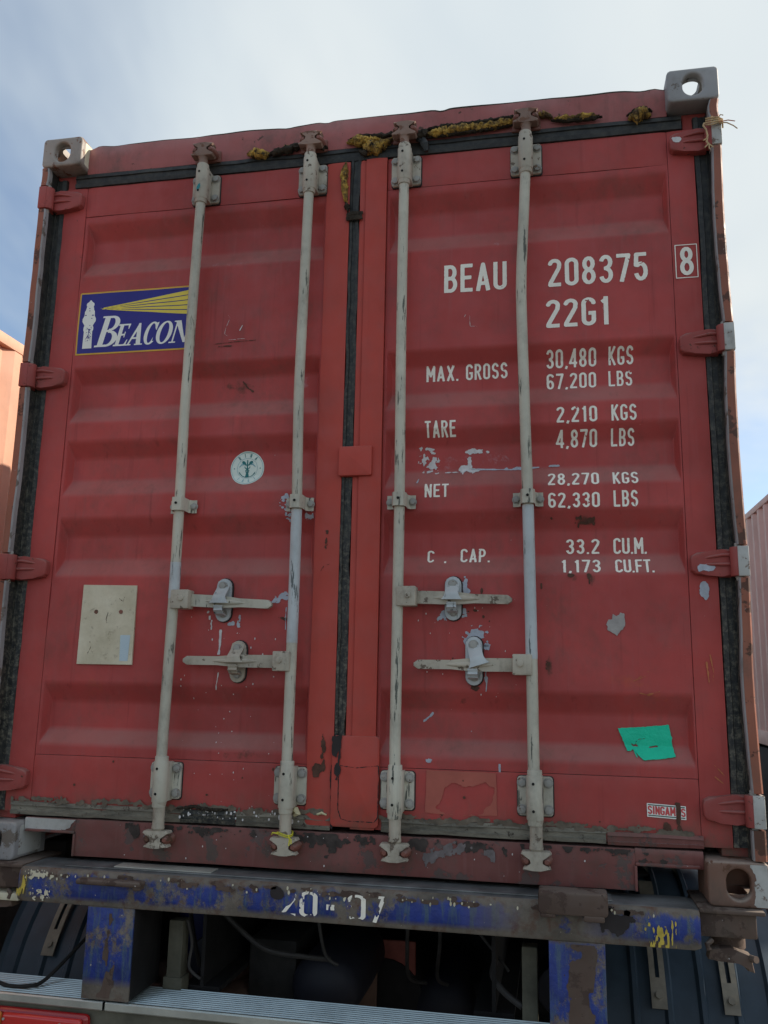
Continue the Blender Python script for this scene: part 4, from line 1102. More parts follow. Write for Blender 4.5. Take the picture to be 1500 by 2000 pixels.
decal('primer_patch', lambda X, Z: np.maximum(poly_f(X, Z, [(.268, .324), (.478, .322), (.480, .200), (.352, .196), (.264, .200)])+fbm(X, Z, 40, 5)*.002,
      -(poly_f(X, Z, [(.30, .215), (.318, .262), (.345, .288), (.40, .281), (.445, .291), (.475, .278), (.468, .235), (.44, .205), (.39, .190), (.33, .195)])+fbm(X, Z, 34, 6)*.016)),
      .26, .485, .193, .3245, SY, .0020, M['oldred'], doorR, .002)
decal('bare_patch', lambda X, Z: poly_f(X, Z, [(.812, .768), (.818, .78), (.828, .785), (.832, .80), (.842, .793), (.850, .797), (.855, .804), (.865, .800), (.867, .765), (.842, .731), (.815, .752)])+fbm(X, Z, 90, 5)*.004,
      .805, .875, .722, .812, PY, .0024, M['galvpatch'], doorR, .0014, thick=.001)

# smears, drips, flecks and scratches that stay where they are
def many(fs):
    def f(X, Z):
        F = np.full(X.shape, 9.)
        for q in fs: F = np.minimum(F, q(X, Z))
        return F
    return f
E_ = lambda x, z, rx, rz, a=0., n=.55, s=85, sd=1: (lambda X, Z: ell_f(X, Z, x, z, rx, rz, a)+fbm(X, Z, s, sd)*min(rx, rz)*n*2.4)
L_ = lambda pts, t_, n=.002, sd=3: (lambda X, Z: stroke_f(X, Z, pts, t_)+fbm(X, Z, 70, sd)*n)
mk = lambda nm, fs, bb, mat, par, surf=PY, off=.0019, res=.0016: decal(nm, many(fs), *bb, surf, off, mat, par, res, kind='stuff')
mk('paint_smear', [E_(.235, 1.352, .009, .007), E_(.262, 1.345, .014, .005), E_(.272, 1.33, .012, .005), E_(.415, 1.331, .034, .0075, -.05, .5), E_(.40, 1.335, .02, .006),
    E_(.268, 1.268, .014, .005), E_(.345, 1.262, .03, .003), E_(.372, 1.275, .014, .013), E_(.395, 1.30, .007, .034, 0, .8), E_(.405, 1.266, .018, .007), E_(.265, 1.295, .02, .018, 0, 1.2, 90, 7)],
    (.21, .47, 1.235, 1.37), M['white_mark'], doorR)
mk('paint_smear', [L_([(.40, 1.272), (.53, 1.266), (.62, 1.272)], .005), E_(.56, 1.27, .05, .004), E_(.665, 1.275, .02, .003), L_([(.225, 1.225), (.23, 1.24)], .003)], (.21, .70, 1.215, 1.29), M['blue_mark'], doorR)
mk('paint_smear', [E_(.318, .792, .016, .014), E_(.382, .80, .010, .012), E_(.388, .86, .010, .020, .2), E_(.305, .785, .01, .008), E_(.420, .735, .026, .016, 0, .6), E_(.392, .715, .012, .014), E_(.452, .70, .008, .012), E_(.385, .895, .008, .012),
    E_(.448, .61, .004, .02), L_([(.45, .59), (.448, .56)], .004)], (.28, .48, .55, .92), M['blue_mark'], doorR)
mk('paint_smear', [E_(-.214, .850, .030, .0085, .35, .5), E_(-.205, .858, .02, .006, .2), L_([(-.200, .818), (-.201, .78), (-.199, .745)], .003), E_(-.385, .762, .016, .006, .1), E_(-.357, .775, .005, .016, .1), E_(-.362, .760, .006, .018, .2),
    E_(-.434, .800, .004, .014), E_(-.212, 1.166, .012, .022, .4, 1.), E_(-.135, 1.12, .012, .010, 0, 1.2), E_(-.205, 1.12, .010, .010, 0, 1.2), L_([(-.165, .87), (-.166, .83)], .0015)],
    (-.46, -.12, .73, 1.20), M['blue_mark'], doorL)
mk('paint_drip', [L_([(-.421, .742), (-.422, .69), (-.424, .662)], .0075, .003), L_([(-.421, .604), (-.424, .575), (-.428, .548)], .004), L_([(-.463, .788), (-.462, .775)], .006), E_(-.47, .80, .006, .004), E_(-.455, .765, .003, .008), E_(-.455, .748, .002, .004)],
    (-.49, -.40, .53, .82), M['white_mark'], doorL)
mk('paint_drip', [E_(.268, .48, .016, .004, .7), E_(.275, .35, .008, .005), L_([(.488, .348), (.488, .322)], .006), E_(.40, .44, .002, .002)], (.25, .50, .32, .50), M['blue_mark'], doorR)
rs = np.random.RandomState(5)
def flecks(n, x0, x1, z0, z1, r0, r1):
    return [(lambda X, Z, a=rs.uniform(x0, x1), b2=rs.uniform(z0, z1), rr=rs.uniform(r0, r1), q=rs.uniform(.6, 2.2): ell_f(X, Z, a, b2, rr, rr*q)) for _ in range(n)]
mk('paint_flecks', flecks(46, -.55, -.16, .345, .80, .0010, .0022), (-.56, -.15, .34, .81), M['white_mark'], doorL, res=.002)
mk('paint_flecks', flecks(30, .22, .56, .50, .82, .0009, .0019), (.21, .57, .49, .83), M['white_mark'], doorR, res=.002)
mk('paint_flecks', flecks(22, -.55, .0, .18, .32, .0008, .0018), (-.56, .01, .17, .325), M['white_mark'], doorL, SY, .0022, .002)
mk('rust_spot', [E_(.395, .805, .004, .003), E_(.415, .808, .005, .003), E_(.44, .79, .003, .006), E_(.46, .775, .003, .004), E_(.436, .868, .0025, .007), E_(.45, .70, .006, .003), E_(.413, .57, .012, .006, 0, .6), E_(.345, .66, .003, .003),
    E_(-.205, .780, .014, .004, -.1), E_(-.552, .86, .004, .003), E_(.62, .88, .003, .010), E_(.636, .645, .006, .014, 0, .8, 120), E_(.655, 1.10, .003, .003)], (-.56, .67, .55, 1.11), M['rustspot'], con)
mk('rust_spot', [E_(.738, 1.100, .010, .007), E_(.775, 1.093, .013, .010, 0, .7), E_(.755, 1.085, .02, .004), E_(.738, 1.078, .003, .008), E_(.71, .918, .007, .004, 0, .7), E_(.765, .915, .005, .006), E_(.766, .900, .0025, .010)], (.69, .80, .88, 1.12), M['rustspot'], doorR)
mk('rust_spot', flecks(16, -.99, 1.0, .19, .32, .0018, .0045), (-1., 1.05, .17, .325), M['rustspot'], con, SY, .0024, .002)
mk('scratch', [L_([(-.405, 1.615), (-.385, 1.59), (-.365, 1.575)], .006, .006), L_([(-.50, 1.745), (-.42, 1.75), (-.35, 1.752)], .0016, .0015), L_([(-.49, 1.735), (-.44, 1.735)], .003, .003)], (-.52, -.33, 1.55, 1.77), M['rustspot'], doorL)
mk('scratch', [L_([(-.460, 1.855), (-.450, 1.84), (-.465, 1.80), (-.468, 1.78), (-.455, 1.772)], .0013, .0008), L_([(-.402, 1.81), (-.412, 1.79)], .003, .001), L_([(-.46, 1.757), (-.39, 1.76)], .0012, .0006), L_([(.385, 1.80), (.380, 1.79)], .002), L_([(.398, 1.812), (.40, 1.757), (.43, 1.755)], .0012, .0006), L_([(.83, 1.795), (.84, 1.775)], .0009, .0004)],
    (-.48, .86, 1.745, 1.87), M['white_mark'], con)
mk('scratch', [L_([(.885, .60), (.92, .615)], .0012), L_([(.90, .566), (.925, .56), (.96, .572)], .0035, .004), L_([(.90, .61), (.93, .63)], .001)], (.87, .98, .54, .65), M['orange_mark'], doorR)
mk('scratch', [L_([(1.093, .66), (1.098, .60)], .004, .004), L_([(1.105, .68), (1.112, .63), (1.108, .60)], .002, .002), L_([(1.098, .37), (1.13, .335)], .0015), L_([(1.10, .335), (1.125, .315)], .0018)], (1.07, 1.135, .30, .70), M['orange_mark'], doorR, SY, .0022)
mk('scratch', [E_(-.07, 1.03, .0035, .012, 0, .9, 150), E_(-.068, 1.065, .003, .012, 0, .9, 150), L_([(-.085, .935), (-.075, .95), (-.055, .957)], .0012)], (-.10, -.04, .92, 1.09), M['rustspot'], doorL, flat(.055), .0025, .0012)
mk('soot_mark', [E_(-.055, .34, .005, .04, 0, .9, 40), E_(-.07, .31, .014, .010, 0, 1., 40), E_(-.06, .38, .004, .03)], (-.105, -.03, .25, .43), M['rustspot'], doorL, flat(.055), .0024, .0016)
mk('blue_mark', [E_(-.571, 2.322, .0055, .012, -.3, .4)], (-.59, -.55, 2.30, 2.345), M['cyan'], bars[0], lambda x, z: RY+.002-np.sqrt(np.maximum(.0245**2-(x+.567)**2, 1e-6)), .001, .001)

# foam squeezed out along the top ----------------------------------------
def foam_bead(pts, rad, mat, n=26, seg=14, name='sealing_foam', jit=.6, flat_=.6):
    bm = B(); P_ = [Vector((x, .046, z)) for x, z in pts]; path = []; rr = []
    for i in range(n+1):
        u = i/n*(len(P_)-1); k = min(int(u), len(P_)-2); q = u-k
        p = P_[k].lerp(P_[k+1], q); e = min(1, min(i, n-i)/3*.5+.25)
        r0 = rad[k]+(rad[k+1]-rad[k])*q
        p.z += (random.random()-.5)*r0*.6; path.append(p); rr.append(r0*e*(1+jit*(random.random()-.5)))
    tube(bm, path, rr, seg, jitter=.35)
    bmesh.ops.subdivide_edges(bm, edges=bm.edges[:], cuts=1, use_grid_fill=True)
    for v in bm.verts:
        v.co += Vector((random.uniform(-1, 1), random.uniform(-1, 1), random.uniform(-1, 1)))*.0016
        v.co.y = .052+(v.co.y-.046)*flat_ if v.co.y > .046 else .046+(v.co.y-.046)*1.1
    return obj(name, bm, mat, con, smooth=70)
foam_bead([(-.415, 2.470), (-.385, 2.472), (-.345, 2.464), (-.325, 2.462)], [.012, .024, .018, .008], M['foam'], 12)
foam_bead([(-.335, 2.462), (-.29, 2.470), (-.24, 2.480), (-.185, 2.490)], [.010, .012, .012, .010], M['foam_dark'], 18)
foam_bead([(-.30, 2.476), (-.26, 2.482), (-.225, 2.484)], [.006, .008, .006], M['foam'], 10)
foam_bead([(-.15, 2.478), (-.13, 2.470), (-.11, 2.468)], [.010, .012, .008], M['foam_dark'], 8)
foam_bead([(-.040, 2.478), (-.01, 2.482), (.025, 2.476), (.055, 2.480), (.085, 2.478)], [.010, .016, .016, .013, .010], M['foam'], 18)
foam_bead([(.02, 2.462), (.045, 2.446), (.07, 2.444), (.10, 2.462), (.135, 2.478)], [.018, .022, .020, .014, .012], M['foam'], 18)
foam_bead([(.005, 2.440), (.03, 2.428), (.05, 2.430)], [.010, .012, .010], M['foam_dark'], 8)
foam_bead([(-.035, 2.488), (.0, 2.494), (.06, 2.492), (.12, 2.492), (.16, 2.492)], [.006, .008, .007, .008, .006], M['foam_dark'], 18)
foam_bead([(.205, 2.490), (.225, 2.478), (.24, 2.482), (.26, 2.484)], [.014, .020, .016, .010], M['foam_dark'], 12)
foam_bead([(.245, 2.478), (.33, 2.484), (.42, 2.486), (.50, 2.488), (.56, 2.500)], [.014, .015, .014, .013, .013], M['foam'], 44)
foam_bead([(.24, 2.497), (.33, 2.503), (.42, 2.504), (.50, 2.508), (.57, 2.514)], [.006, .007, .006, .007, .006], M['foam_dark'], 40)
foam_bead([(.25, 2.466), (.35, 2.470), (.45, 2.474), (.55, 2.482)], [.005, .004, .005, .004], M['foam_dark'], 30)
foam_bead([(.63, 2.510), (.66, 2.508), (.685, 2.494)], [.012, .012, .010], M['foam'], 10)
foam_bead([(.69, 2.490), (.74, 2.484), (.79, 2.486), (.84, 2.484)], [.009, .009, .010, .005], M['foam'], 24)
foam_bead([(.68, 2.484), (.74, 2.475), (.80, 2.476), (.85, 2.478)], [.005, .006, .006, .004], M['foam_dark'], 22)
foam_bead([(.935, 2.460), (.955, 2.468), (.985, 2.470), (1.008, 2.466)], [.012, .022, .022, .012], M['foam'], 14)
foam_bead([(.93, 2.472), (.96, 2.490), (.99, 2.492), (1.012, 2.480)], [.004, .006, .006, .005], M['foam_dark'], 14)
foam_bead([(-.040, 2.400), (-.046, 2.350), (-.043, 2.290), (-.034, 2.235)], [.008, .013, .012, .008], M['foam'], 20)
foam_bead([(-.036, 2.245), (-.032, 2.225), (-.028, 2.205)], [.008, .010, .006], M['foam_dark'], 8)
bm = B()
tube(bm, [(.235, .045, 2.455), (.245, .034, 2.43), (.250, .036, 2.405)], [.012, .014, .007], 10, jitter=.4)
tube(bm, [(.222, .047, 2.462), (.230, .036, 2.445)], [.010, .006], 8, jitter=.4)
obj('loose_rubber', bm, M['rubber'], con)
# crud along the bottom gasket
foam_bead([(-.53, .178), (-.47, .186), (-.42, .178), (-.36, .182)], [.004, .005, .004, .004], M['foam_dark'], 24, name='dried_dirt')
mk('dried_dirt', [(lambda X, Z, q=i: ell_f(X, Z, .15+.075*q, .180+.006*math.sin(q*2.1), .05, .006)+fbm(X, Z, 60, q)*.012) for i in range(12)], (.12, 1.04, .165, .205), M['dirt'], con, flat(.058), .004, .002)
mk('dried_dirt', [(lambda X, Z, q=i: ell_f(X, Z, -1.08+.08*q, .182+.005*math.sin(q*1.7), .05, .006)+fbm(X, Z, 60, q+20)*.012) for i in range(13)], (-1.12, -.04, .165, .205), M['dirt'], con, flat(.058), .004, .002)
mk('paint_flecks', flecks(40, -.52, -.12, .150, .185, .0012, .004), (-.53, -.11, .145, .19), M['white_mark'], con, flat(.050), .0022, .0018)
SILL = lambda x, z: .048+fbm(x, z, 5, 31, 3)*.006
mk('soot_smear', [(lambda X, Z, a=a_, b2=b_, p=p_, q=q_: ell_f(X, Z, a, b2, p, q)+fbm(X, Z*.8, 55, a*9)*.030) for a_, b_, p_, q_ in
   ((-.66, .105, .020, .022), (-.06, .108, .06, .016), (-.02, .098, .02, .028), (.05, .108, .05, .014), (.24, .105, .03, .018), (-.13, .112, .03, .010), (-.43, .118, .05, .006), (.42, .112, .05, .008), (-.31, .118, .04, .006), (.95, .10, .03, .004), (-.55, .122, .05, .005), (.62, .124, .06, .004), (.78, .122, .05, .004), (-.78, .124, .06, .004))],
   (-.70, 1.0, .05, .127), M['soot'], con, SILL, .0018, .0022)
mk('grey_smear', [(lambda X, Z, a=a_, b2=b_, p=p_, q=q_: ell_f(X, Z, a, b2, p, q, .5)+fbm(X, Z*.8, 60, a*7)*.022) for a_, b_, p_, q_ in
   ((.31, .090, .04, .012), (.36, .10, .03, .010), (.27, .075, .025, .008), (.46, .09, .012, .012), (-.62, .09, .015, .010))],
   (-.66, .52, .045, .127), M['greysmear'], con, SILL, .0022, .0022)
mk('paint_flecks', flecks(26, -.85, .85, .03, .12, .001, .0022), (-.86, .86, .02, .127), M['white_mark'], con, SILL, .003, .0018)
bm = B(); tube(bm, [(-.148, .044, .196), (-.135, .036, .192), (-.128, .035, .184), (-.14, .040, .176)], [.007, .010, .010, .006], 10, jitter=.3)
tube(bm, [(-.07, .05, .18), (-.055, .048, .186), (-.04, .05, .18)], [.003, .004, .002], 8, jitter=.3)
obj('putty_lump', bm, simple('pale yellow putty', (.60, .55, .34), .7), con)

# body of the container behind the doors ----------------------------------
def corrugated(x, s, y0, y1, z0, z1, pitch=.278, depth=.036, thick=.002):
    """side sheet in the y-z plane; s points outward"""
    bm = B(); seg_ = [(0, 0), (.072, 0), (.140, 1), (.210, 1)]; pts = []; y = y0
    while y < y1:
        for a, d in seg_:
            if y+a < y1: pts.append((y+a, x-s*depth*d))
        y += pitch
    pts.append((y1, x)); rows = [(bm.verts.new((px, py, z0)), bm.verts.new((px, py, z1))) for py, px in pts]
    for a, b2 in zip(rows[:-1], rows[1:]): bm.faces.new((a[0], b2[0], b2[1], a[1]))
    return bm
def box_body(par, L, y0, mat, topmat=None, Xw=1.2135, loc=(0, 0, 0), trim=.175, sides=(-1, 1)):
    for s in sides:
        obj('side_wall', corrugated(s*Xw, s, y0+trim, y0+L-trim, .155, 2.51), mat, par, loc, smooth=0)
        bm = B(); box(bm, *sorted((s*1.219, s*1.165)), y0+.179, y0+L-.179, 2.508, 2.575, .004); obj('top_rail', bm, mat, par, loc)
        bm = B(); box(bm, *sorted((s*1.219, s*1.170)), y0+.179, y0+L-.179, .012, .158, .004); obj('bottom_rail', bm, mat, par, loc)
    bm = B(); box(bm, -1.164, 1.164, y0+.205, y0+L-.03, 2.562, 2.571); obj('roof', bm, mat, par, loc)
    bm = B(); box(bm, -1.16, 1.16, y0+.21, y0+L-.1, .150, .178); obj('floor', bm, M['under'], par, loc)
    bm = B(); box(bm, -1.055, 1.055, y0+L-.06, y0+L-.02, .02, 2.56); obj('front_wall', bm, mat, par, loc)
    for k in range(int(L/.6)):
        bm = B(); box(bm, -1.16, 1.16, y0+.45+k*.6, y0+.50+k*.6, .03, .149); obj('cross_member', bm, M['under'], par, loc)
box_body(con, 6.058, 0, M['red_frame'])
bm = B(); box(bm, -1.10, 1.10, .128, .14, .15, 2.46); obj('door_lining', bm, M['under'], con)
for s in (-1, 1):
    bm = B(); box(bm, *sorted((s*1.216, s*1.10)), 5.90, 6.05, .1185, 2.4725, .005); obj('front_post', bm, M['red_frame'], con)

# ------------------------------------------------------------------ the trailer underneath
tr = thing('container_trailer', 'rusty blue trailer with aluminium step and red tail lamp, under the red container', 'trailer', (0, 0, 0))
TZ = (0, 0, H)
def tp(name, bm, mat, **k): return obj(name, bm, mat, tr, TZ, **k)
bm = B(); n = 120; rows = []                                          # rear beam with rolled upper edge
for i in range(n+1):
    x = -1.0+2.026*i/n; wv = fbm(np.array([x]), np.array([1.]), 4, 51, 3)[0]*.004
    pr = [(-.046, -.103), (-.050, -.098), (-.0505, -.060), (-.050, -.022), (-.046, -.010), (-.036, -.003), (-.024, -.001), (.10, -.001), (.10, -.103)]
    if i in (0, n): pr = [(y+.006 if y < .05 else y, z+(-.004 if z > -.05 else .004)) for y, z in pr]
    rows.append([bm.verts.new((x, y+wv*(y < .05), z)) for y, z in pr])
for a, b2 in zip(rows[:-1], rows[1:]):
    for k in range(9):
        f = bm.faces.new((a[k], a[(k+1) % 9], b2[(k+1) % 9], b2[k])); f.material_index = 1 if k in (5, 6) else 0
bm.faces.new(rows[0]); bm.faces.new(rows[-1][::-1])
beam = tp('rear_beam', bm, [M['beam'], M['deck']], smooth=50)
BY = flat(-.0505)
def beamdecal(name, f, bb, mat, res=.0015, off=.0035, **k):
    o = decal(name, f, *bb, BY, off, mat, beam, res, **k); return o
def worn(f0, sd, k=.010, th=.05): return lambda X, Z: np.maximum(f0(X, Z), (fbm(X*1.6, Z*.5, 70, sd)+th)*k*-1+.0)
def num(X, Z):
    F = np.full(X.shape, 9.)
    for ch, x, w_ in (('2', -.142, .047), ('0', -.088, .058), ('0', .055, .058), ('7', .120, .048)):
        U = (X-x)/w_*.42; V = (Z+.090)/.072; g = np.full(X.shape, 9.)
        for kind, pts in G[ch][1]: g = np.minimum(g, stroke_f(U, V, pts, .10, kind == 'c'))
        F = np.minimum(F, g*.085)
    F = np.minimum(F, np.maximum(np.abs(X-.0065)-.012, np.abs(Z+.058)-.0075))
    holes = fbm(X*1.5, Z*.6, 60, 71)
    F = np.maximum(F, (holes-.14)*.03)
    F = np.maximum(F, -(ell_f(X, Z, -.135, -.030, .034, .034))); F = np.maximum(F, -(ell_f(X, Z, -.135, -.094, .040, .014)))                        # rubbed away parts of the digits
    F = np.maximum(F, -(ell_f(X, Z, .085, -.096, .026, .014))); F = np.maximum(F, -(ell_f(X, Z, .125, -.020, .022, .012)))
    F = np.maximum(F, -(ell_f(X, Z, -.055, -.092, .015, .010)))
    return F
beamdecal('lettering', num, (-.15, .18, -.094, -.012), M['letter'], .0013)
beamdecal('yellow_paint', lambda X, Z: np.maximum(np.abs(X+.980)-.008, np.abs(Z+.055)-.030)+fbm(X*2.2, Z*.5, 90, 3)*.045+.006, (-.998, -.94, -.095, -.015), M['old_yellow'])
beamdecal('yellow_paint', lambda X, Z: np.maximum(np.abs(X-.925)-.024, np.abs(Z+.072)-.024)+fbm(X*2.4, Z*.6, 80, 8)*.05+.007, (.88, .975, -.100, -.02), M['old_yellow'])
beamdecal('yellow_paint', lambda X, Z: np.minimum(ell_f(X, Z, -.915, -.082, .022, .014), ell_f(X, Z, -.925, -.022, .04, .008))+fbm(X, Z, 110, 6)*.030+.003, (-.98, -.86, -.098, -.008), M['plate'])
beamdecal('oil_stain', lambda X, Z: ell_f(X, Z, .790, -.040, .045, .034)+fbm(X, Z, 30, 6)*.045, (.72, .86, -.09, -.004), M['blackmark'], off=.003)
beamdecal('oil_stain', lambda X, Z: ell_f(X, Z, -.160, -.026, .024, .020)+fbm(X, Z, 25, 2)*.012, (-.20, -.12, -.055, -.004), M['blackmark'], off=.003)
mkb = beamdecal('rust_scrape', many([(lambda X, Z, a=rs.uniform(-.98, .98), b2=rs.uniform(-.028, -.012), r0=rs.uniform(.006, .03): ell_f(X, Z, a, b2, r0, .003+r0*.12)+fbm(X, Z, 60, 4)*.008) for _ in range(40)]), (-.99, 1.0, -.045, -.006), M['rust'], .003, .0030, kind='stuff')
beamdecal('paint_flecks', many(flecks(60, -.98, .95, -.035, -.010, .0012, .0035)), (-.99, 1.0, -.045, -.006), M['plate'], .0025, .0045, kind='stuff')
# worn sheets lying on top of the beam
bm = B(); box(bm, -.86, .80, -.020, .095, -.0005, .0035, .001); tp('wear_plate', bm, M['deck'])
bm = B(); box(bm, -.70, -.38, -.012, .050, .0036, .007, .001); tp('wear_plate', bm, M['alu_lip'])
# uprights hanging from the beam
for x0, x1, z1 in ((-.755, -.604, -.362), (.626, .775, -.56)):
    bm = B(); box(bm, x0, x1, -.0395, .16, z1+.001, -.1045, .002, mi=1); box(bm, x0-.001, x1+.001, -.048, -.040, z1, -.1035, .002)
    tp('upright', bm, [M['beam'], M['under']], label='blue box section upright with a rusty middle')
decal('rust_streak', lambda X, Z: np.minimum(np.abs(X+.682)-.010-.010*np.clip(-(Z+.1)/.25, 0, 1), 9)+fbm(X, Z*.5, 30, 5)*.030, -.72, -.64, -.355, -.12, flat(-.0482), .001, M['rust'], beam, .002)
decal('rust_streak', lambda X, Z: np.abs(X-.705)-.022+fbm(X, Z*.6, 22, 9)*.055, .635, .768, -.55, -.11, flat(-.0482), .001, M['rust'], beam, .003)
for o in [o for o in beam.children]: pass
# rusty lifting lugs welded on the front of the beam
bm = B(); box(bm, -.785, -.572, -.085, -.045, -.036, -.020, .006, 3); box(bm, -.60, -.575, -.082, -.045, -.045, -.030, .005); tp('weld_lug', bm, M['rust'], label='thin rusty lug on the left of the beam')
bm = B(); prism(bm, rrect(.692, .000, .186, .058, .012), -.088, -.050, .006); box(bm, .604, .645, -.086, -.05, -.038, -.026, .004); box(bm, .72, .775, -.088, -.05, -.042, -.026, .004); box(bm, .60, .786, -.052, .0, -.005, .028, .006)
tp('weld_lug', bm, M['rust'], label='wide rusty locking lug on the right of the beam')
# outriggers and twist locks at the ends
for s in (-1, 1):
    xa = 1.027 if s > 0 else 1.002
    bm = B(); box(bm, *sorted((s*xa, s*1.195)), -.030, .20, -.012, -.001, .003); box(bm, *sorted((s*xa, s*1.175)), -.012, .19, -.075, -.0125, .004)
    tp('outrigger', bm, M['rust'])
    bm = B(); cyl(bm, (s*1.115, .08, -.076), (s*1.115, .08, -.120), .045, seg=24, bev=.004)
    prism(bm, [(s*1.055, -.112), (s*1.11, -.104), (s*1.16, -.122), (s*1.168, -.165), (s*1.15, -.160), (s*1.13, -.138), (s*1.07, -.140), (s*1.05, -.138)][::s], .01, .05, .005)
    tube(bm, [(s*1.06, .0, -.085), (s*1.045, -.01, -.095), (s*1.05, -.01, -.108)], .007, 8)
    tube(bm, [(s*1.15, .03, -.13), (s*1.165, .005, -.128), (s*1.17, -.005, -.126)], .009, 10)
    tp('twist_lock', bm, M['rust'])
bm = B(); box(bm, -1.25, -1.015, -.012, .10, -.115, -.092, .004); tp('side_marker_block', bm, M['plate'])
# ribbed aluminium step in two lengths and its lip
for x0, x1 in ((-1.35, -.684), (-.676, 1.35)):
    bm = B(); n = 10; y0, y1 = -.040, .112; pr = [(-.0445, -.392), (-.048, -.388), (-.048, -.370), (-.044, -.3665)]
    for i in range(n):
        a = y0+(y1-y0)*i/n; d = (y1-y0)/n
        pr += [(a, -.3665), (a+d*.30, -.3665), (a+d*.42, -.3705), (a+d*.88, -.3705)]
    pr += [(y1, -.3665), (y1, -.392)]
    va = [bm.verts.new((x0, y, z)) for y, z in pr]; vb = [bm.verts.new((x1, y, z)) for y, z in pr]; m = len(pr)
    for k in range(m):
        f = bm.faces.new((va[k], va[(k+1) % m], vb[(k+1) % m], vb[k])); f.material_index = 1 if k < 2 else 0
    tp('rear_step', bm, [M['alu'], M['alu_lip']], smooth=20)
bm = B(); box(bm, -1.3, 1.3, -.030, .02, -.60, -.393, .004); tp('bumper_plate', bm, M['grime'])
# tail lamp cluster
lamp_bm = B(); box(lamp_bm, -1.16, -.722, -.060, -.0305, -.62, -.404, .014, 3); lamp = tp('tail_lamp', lamp_bm, M['lens_deep'], label='red tail lamp cluster')
def lp(name, bm, m): o = obj(name, bm, m, lamp); return o
bm = B(); box(bm, -.995, -.735, -.078, -.058, -.60, -.411, .012, 3); lp('lamp_lens', bm, M['lens_red'])
bm = B(); box(bm, -1.140, -.998, -.078, -.058, -.60, -.411, .012, 3); lp('lamp_lens', bm, M['lens_orange'])
bm = B(); cyl(bm, (-.84, -.0775, -.465), (-.84, -.084, -.465), .036, .032, seg=28, bev=.002); lp('reverse_lens', bm, M['lens_clear'])
bm = B()
for x in (-.985, -.80, -.745): cyl(bm, (x, -.078, -.427), (x, -.081, -.427), .004, seg=8)
lp('lamp_screw', bm, M['bolt'])
# main rails, cross tubes, wheels
for x in (-.46, .46):
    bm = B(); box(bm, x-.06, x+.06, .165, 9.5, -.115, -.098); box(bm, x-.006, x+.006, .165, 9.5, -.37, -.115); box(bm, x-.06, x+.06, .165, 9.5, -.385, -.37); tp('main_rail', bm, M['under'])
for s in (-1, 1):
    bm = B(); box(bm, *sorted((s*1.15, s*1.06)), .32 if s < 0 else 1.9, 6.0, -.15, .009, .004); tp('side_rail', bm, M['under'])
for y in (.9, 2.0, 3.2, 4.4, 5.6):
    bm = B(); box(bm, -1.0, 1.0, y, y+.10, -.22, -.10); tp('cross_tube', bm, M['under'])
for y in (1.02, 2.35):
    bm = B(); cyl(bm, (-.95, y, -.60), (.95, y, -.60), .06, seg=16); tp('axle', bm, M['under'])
    for s in (-1, 1):
        bm = B(); pr = [(.78, .27), (.79, .42), (.82, .485), (.90, .50), (1.10, .50), (1.18, .485), (1.21, .42), (1.22, .27)]; n = 40
        rows = [[bm.verts.new((s*x, y+r0*math.cos(2*math.pi*i/n), -.60+r0*math.sin(2*math.pi*i/n))) for x, r0 in pr] for i in range(n)]
        for i in range(n):
            for k in range(len(pr)-1): bm.faces.new((rows[i][k], rows[i][k+1], rows[(i+1) % n][k+1], rows[(i+1) % n][k]))
        wo = tp('wheel', bm, M['tyre']); bm = B(); cyl(bm, (s*.80, y, -.60), (s*1.16, y, -.60), .275, seg=28); cyl(bm, (s*1.15, y, -.60), (s*1.20, y, -.60), .11, seg=20, bev=.01); obj('rim', bm, M['under'], wo)
# mudguards: ribbed plastic arch behind each wheel with slotted straps
def mudguard(s):
    bm = B(); n = 26; cy, cz, RR = 1.02, -.70, .60; xs = []
    x = .80
    for rib in range(5): xs += [(x, 0), (x+.075, 0), (x+.085, 1), (x+.098, 1), (x+.105, 0)]; x += .105
    xs = xs[:-2]+[(1.36, 0), (1.375, 1)]
    rows = []
    for i in range(n+1):
        a = R(200-150*i/n); rows.append([(cy+(RR+.012*d)*math.cos(a), cz+(RR+.012*d)*math.sin(a), s*x_) for x_, d in xs])
    g = [[bm.verts.new((c_, a_, b_)) for a_, b_, c_ in r] for r in rows]
    for i in range(n):
        for k in range(len(xs)-1): bm.faces.new((g[i][k], g[i][k+1], g[i+1][k+1], g[i+1][k]))
    mg = tp('mudguard', bm, M['mud'], smooth=30)
    for xc in (.965, 1.185):
        bm = B(); wd, sl = .024, .0065; a0, a1 = 108, 153; N_ = 16
        def pt(x_, a_, d): a_ = R(a_); return (s*x_, cy+(RR+.016+d)*math.cos(a_), cz+(RR+.016+d)*math.sin(a_))
        for side in (-1, 1):
            for i in range(N_):
                p, q = a0+(a1-a0)*i/N_, a0+(a1-a0)*(i+1)/N_
                slot = .30 < i/N_ < .80
                xa, xb = (xc+side*(sl if slot else 0), xc+side*wd)
                v = [bm.verts.new(pt(xx, aa, dd)) for xx, aa, dd in ((xa, p, 0), (xb, p, 0), (xb, q, 0), (xa, q, 0), (xa, p, .005), (xb, p, .005), (xb, q, .005), (xa, q, .005))]
                for f in ((0, 1, 2, 3), (4, 5, 6, 7), (0, 1, 5, 4), (1, 2, 6, 5), (2, 3, 7, 6), (3, 0, 4, 7)): bm.faces.new([v[k] for k in f])
        p = Vector(pt(xc, 149.5, .005)); q = Vector(pt(xc, 149.5, .014)); cyl(bm, p, q, .012, seg=6)
        obj('slotted_strap', bm, M['strap'], mg)
mudguard(1); mudguard(-1)
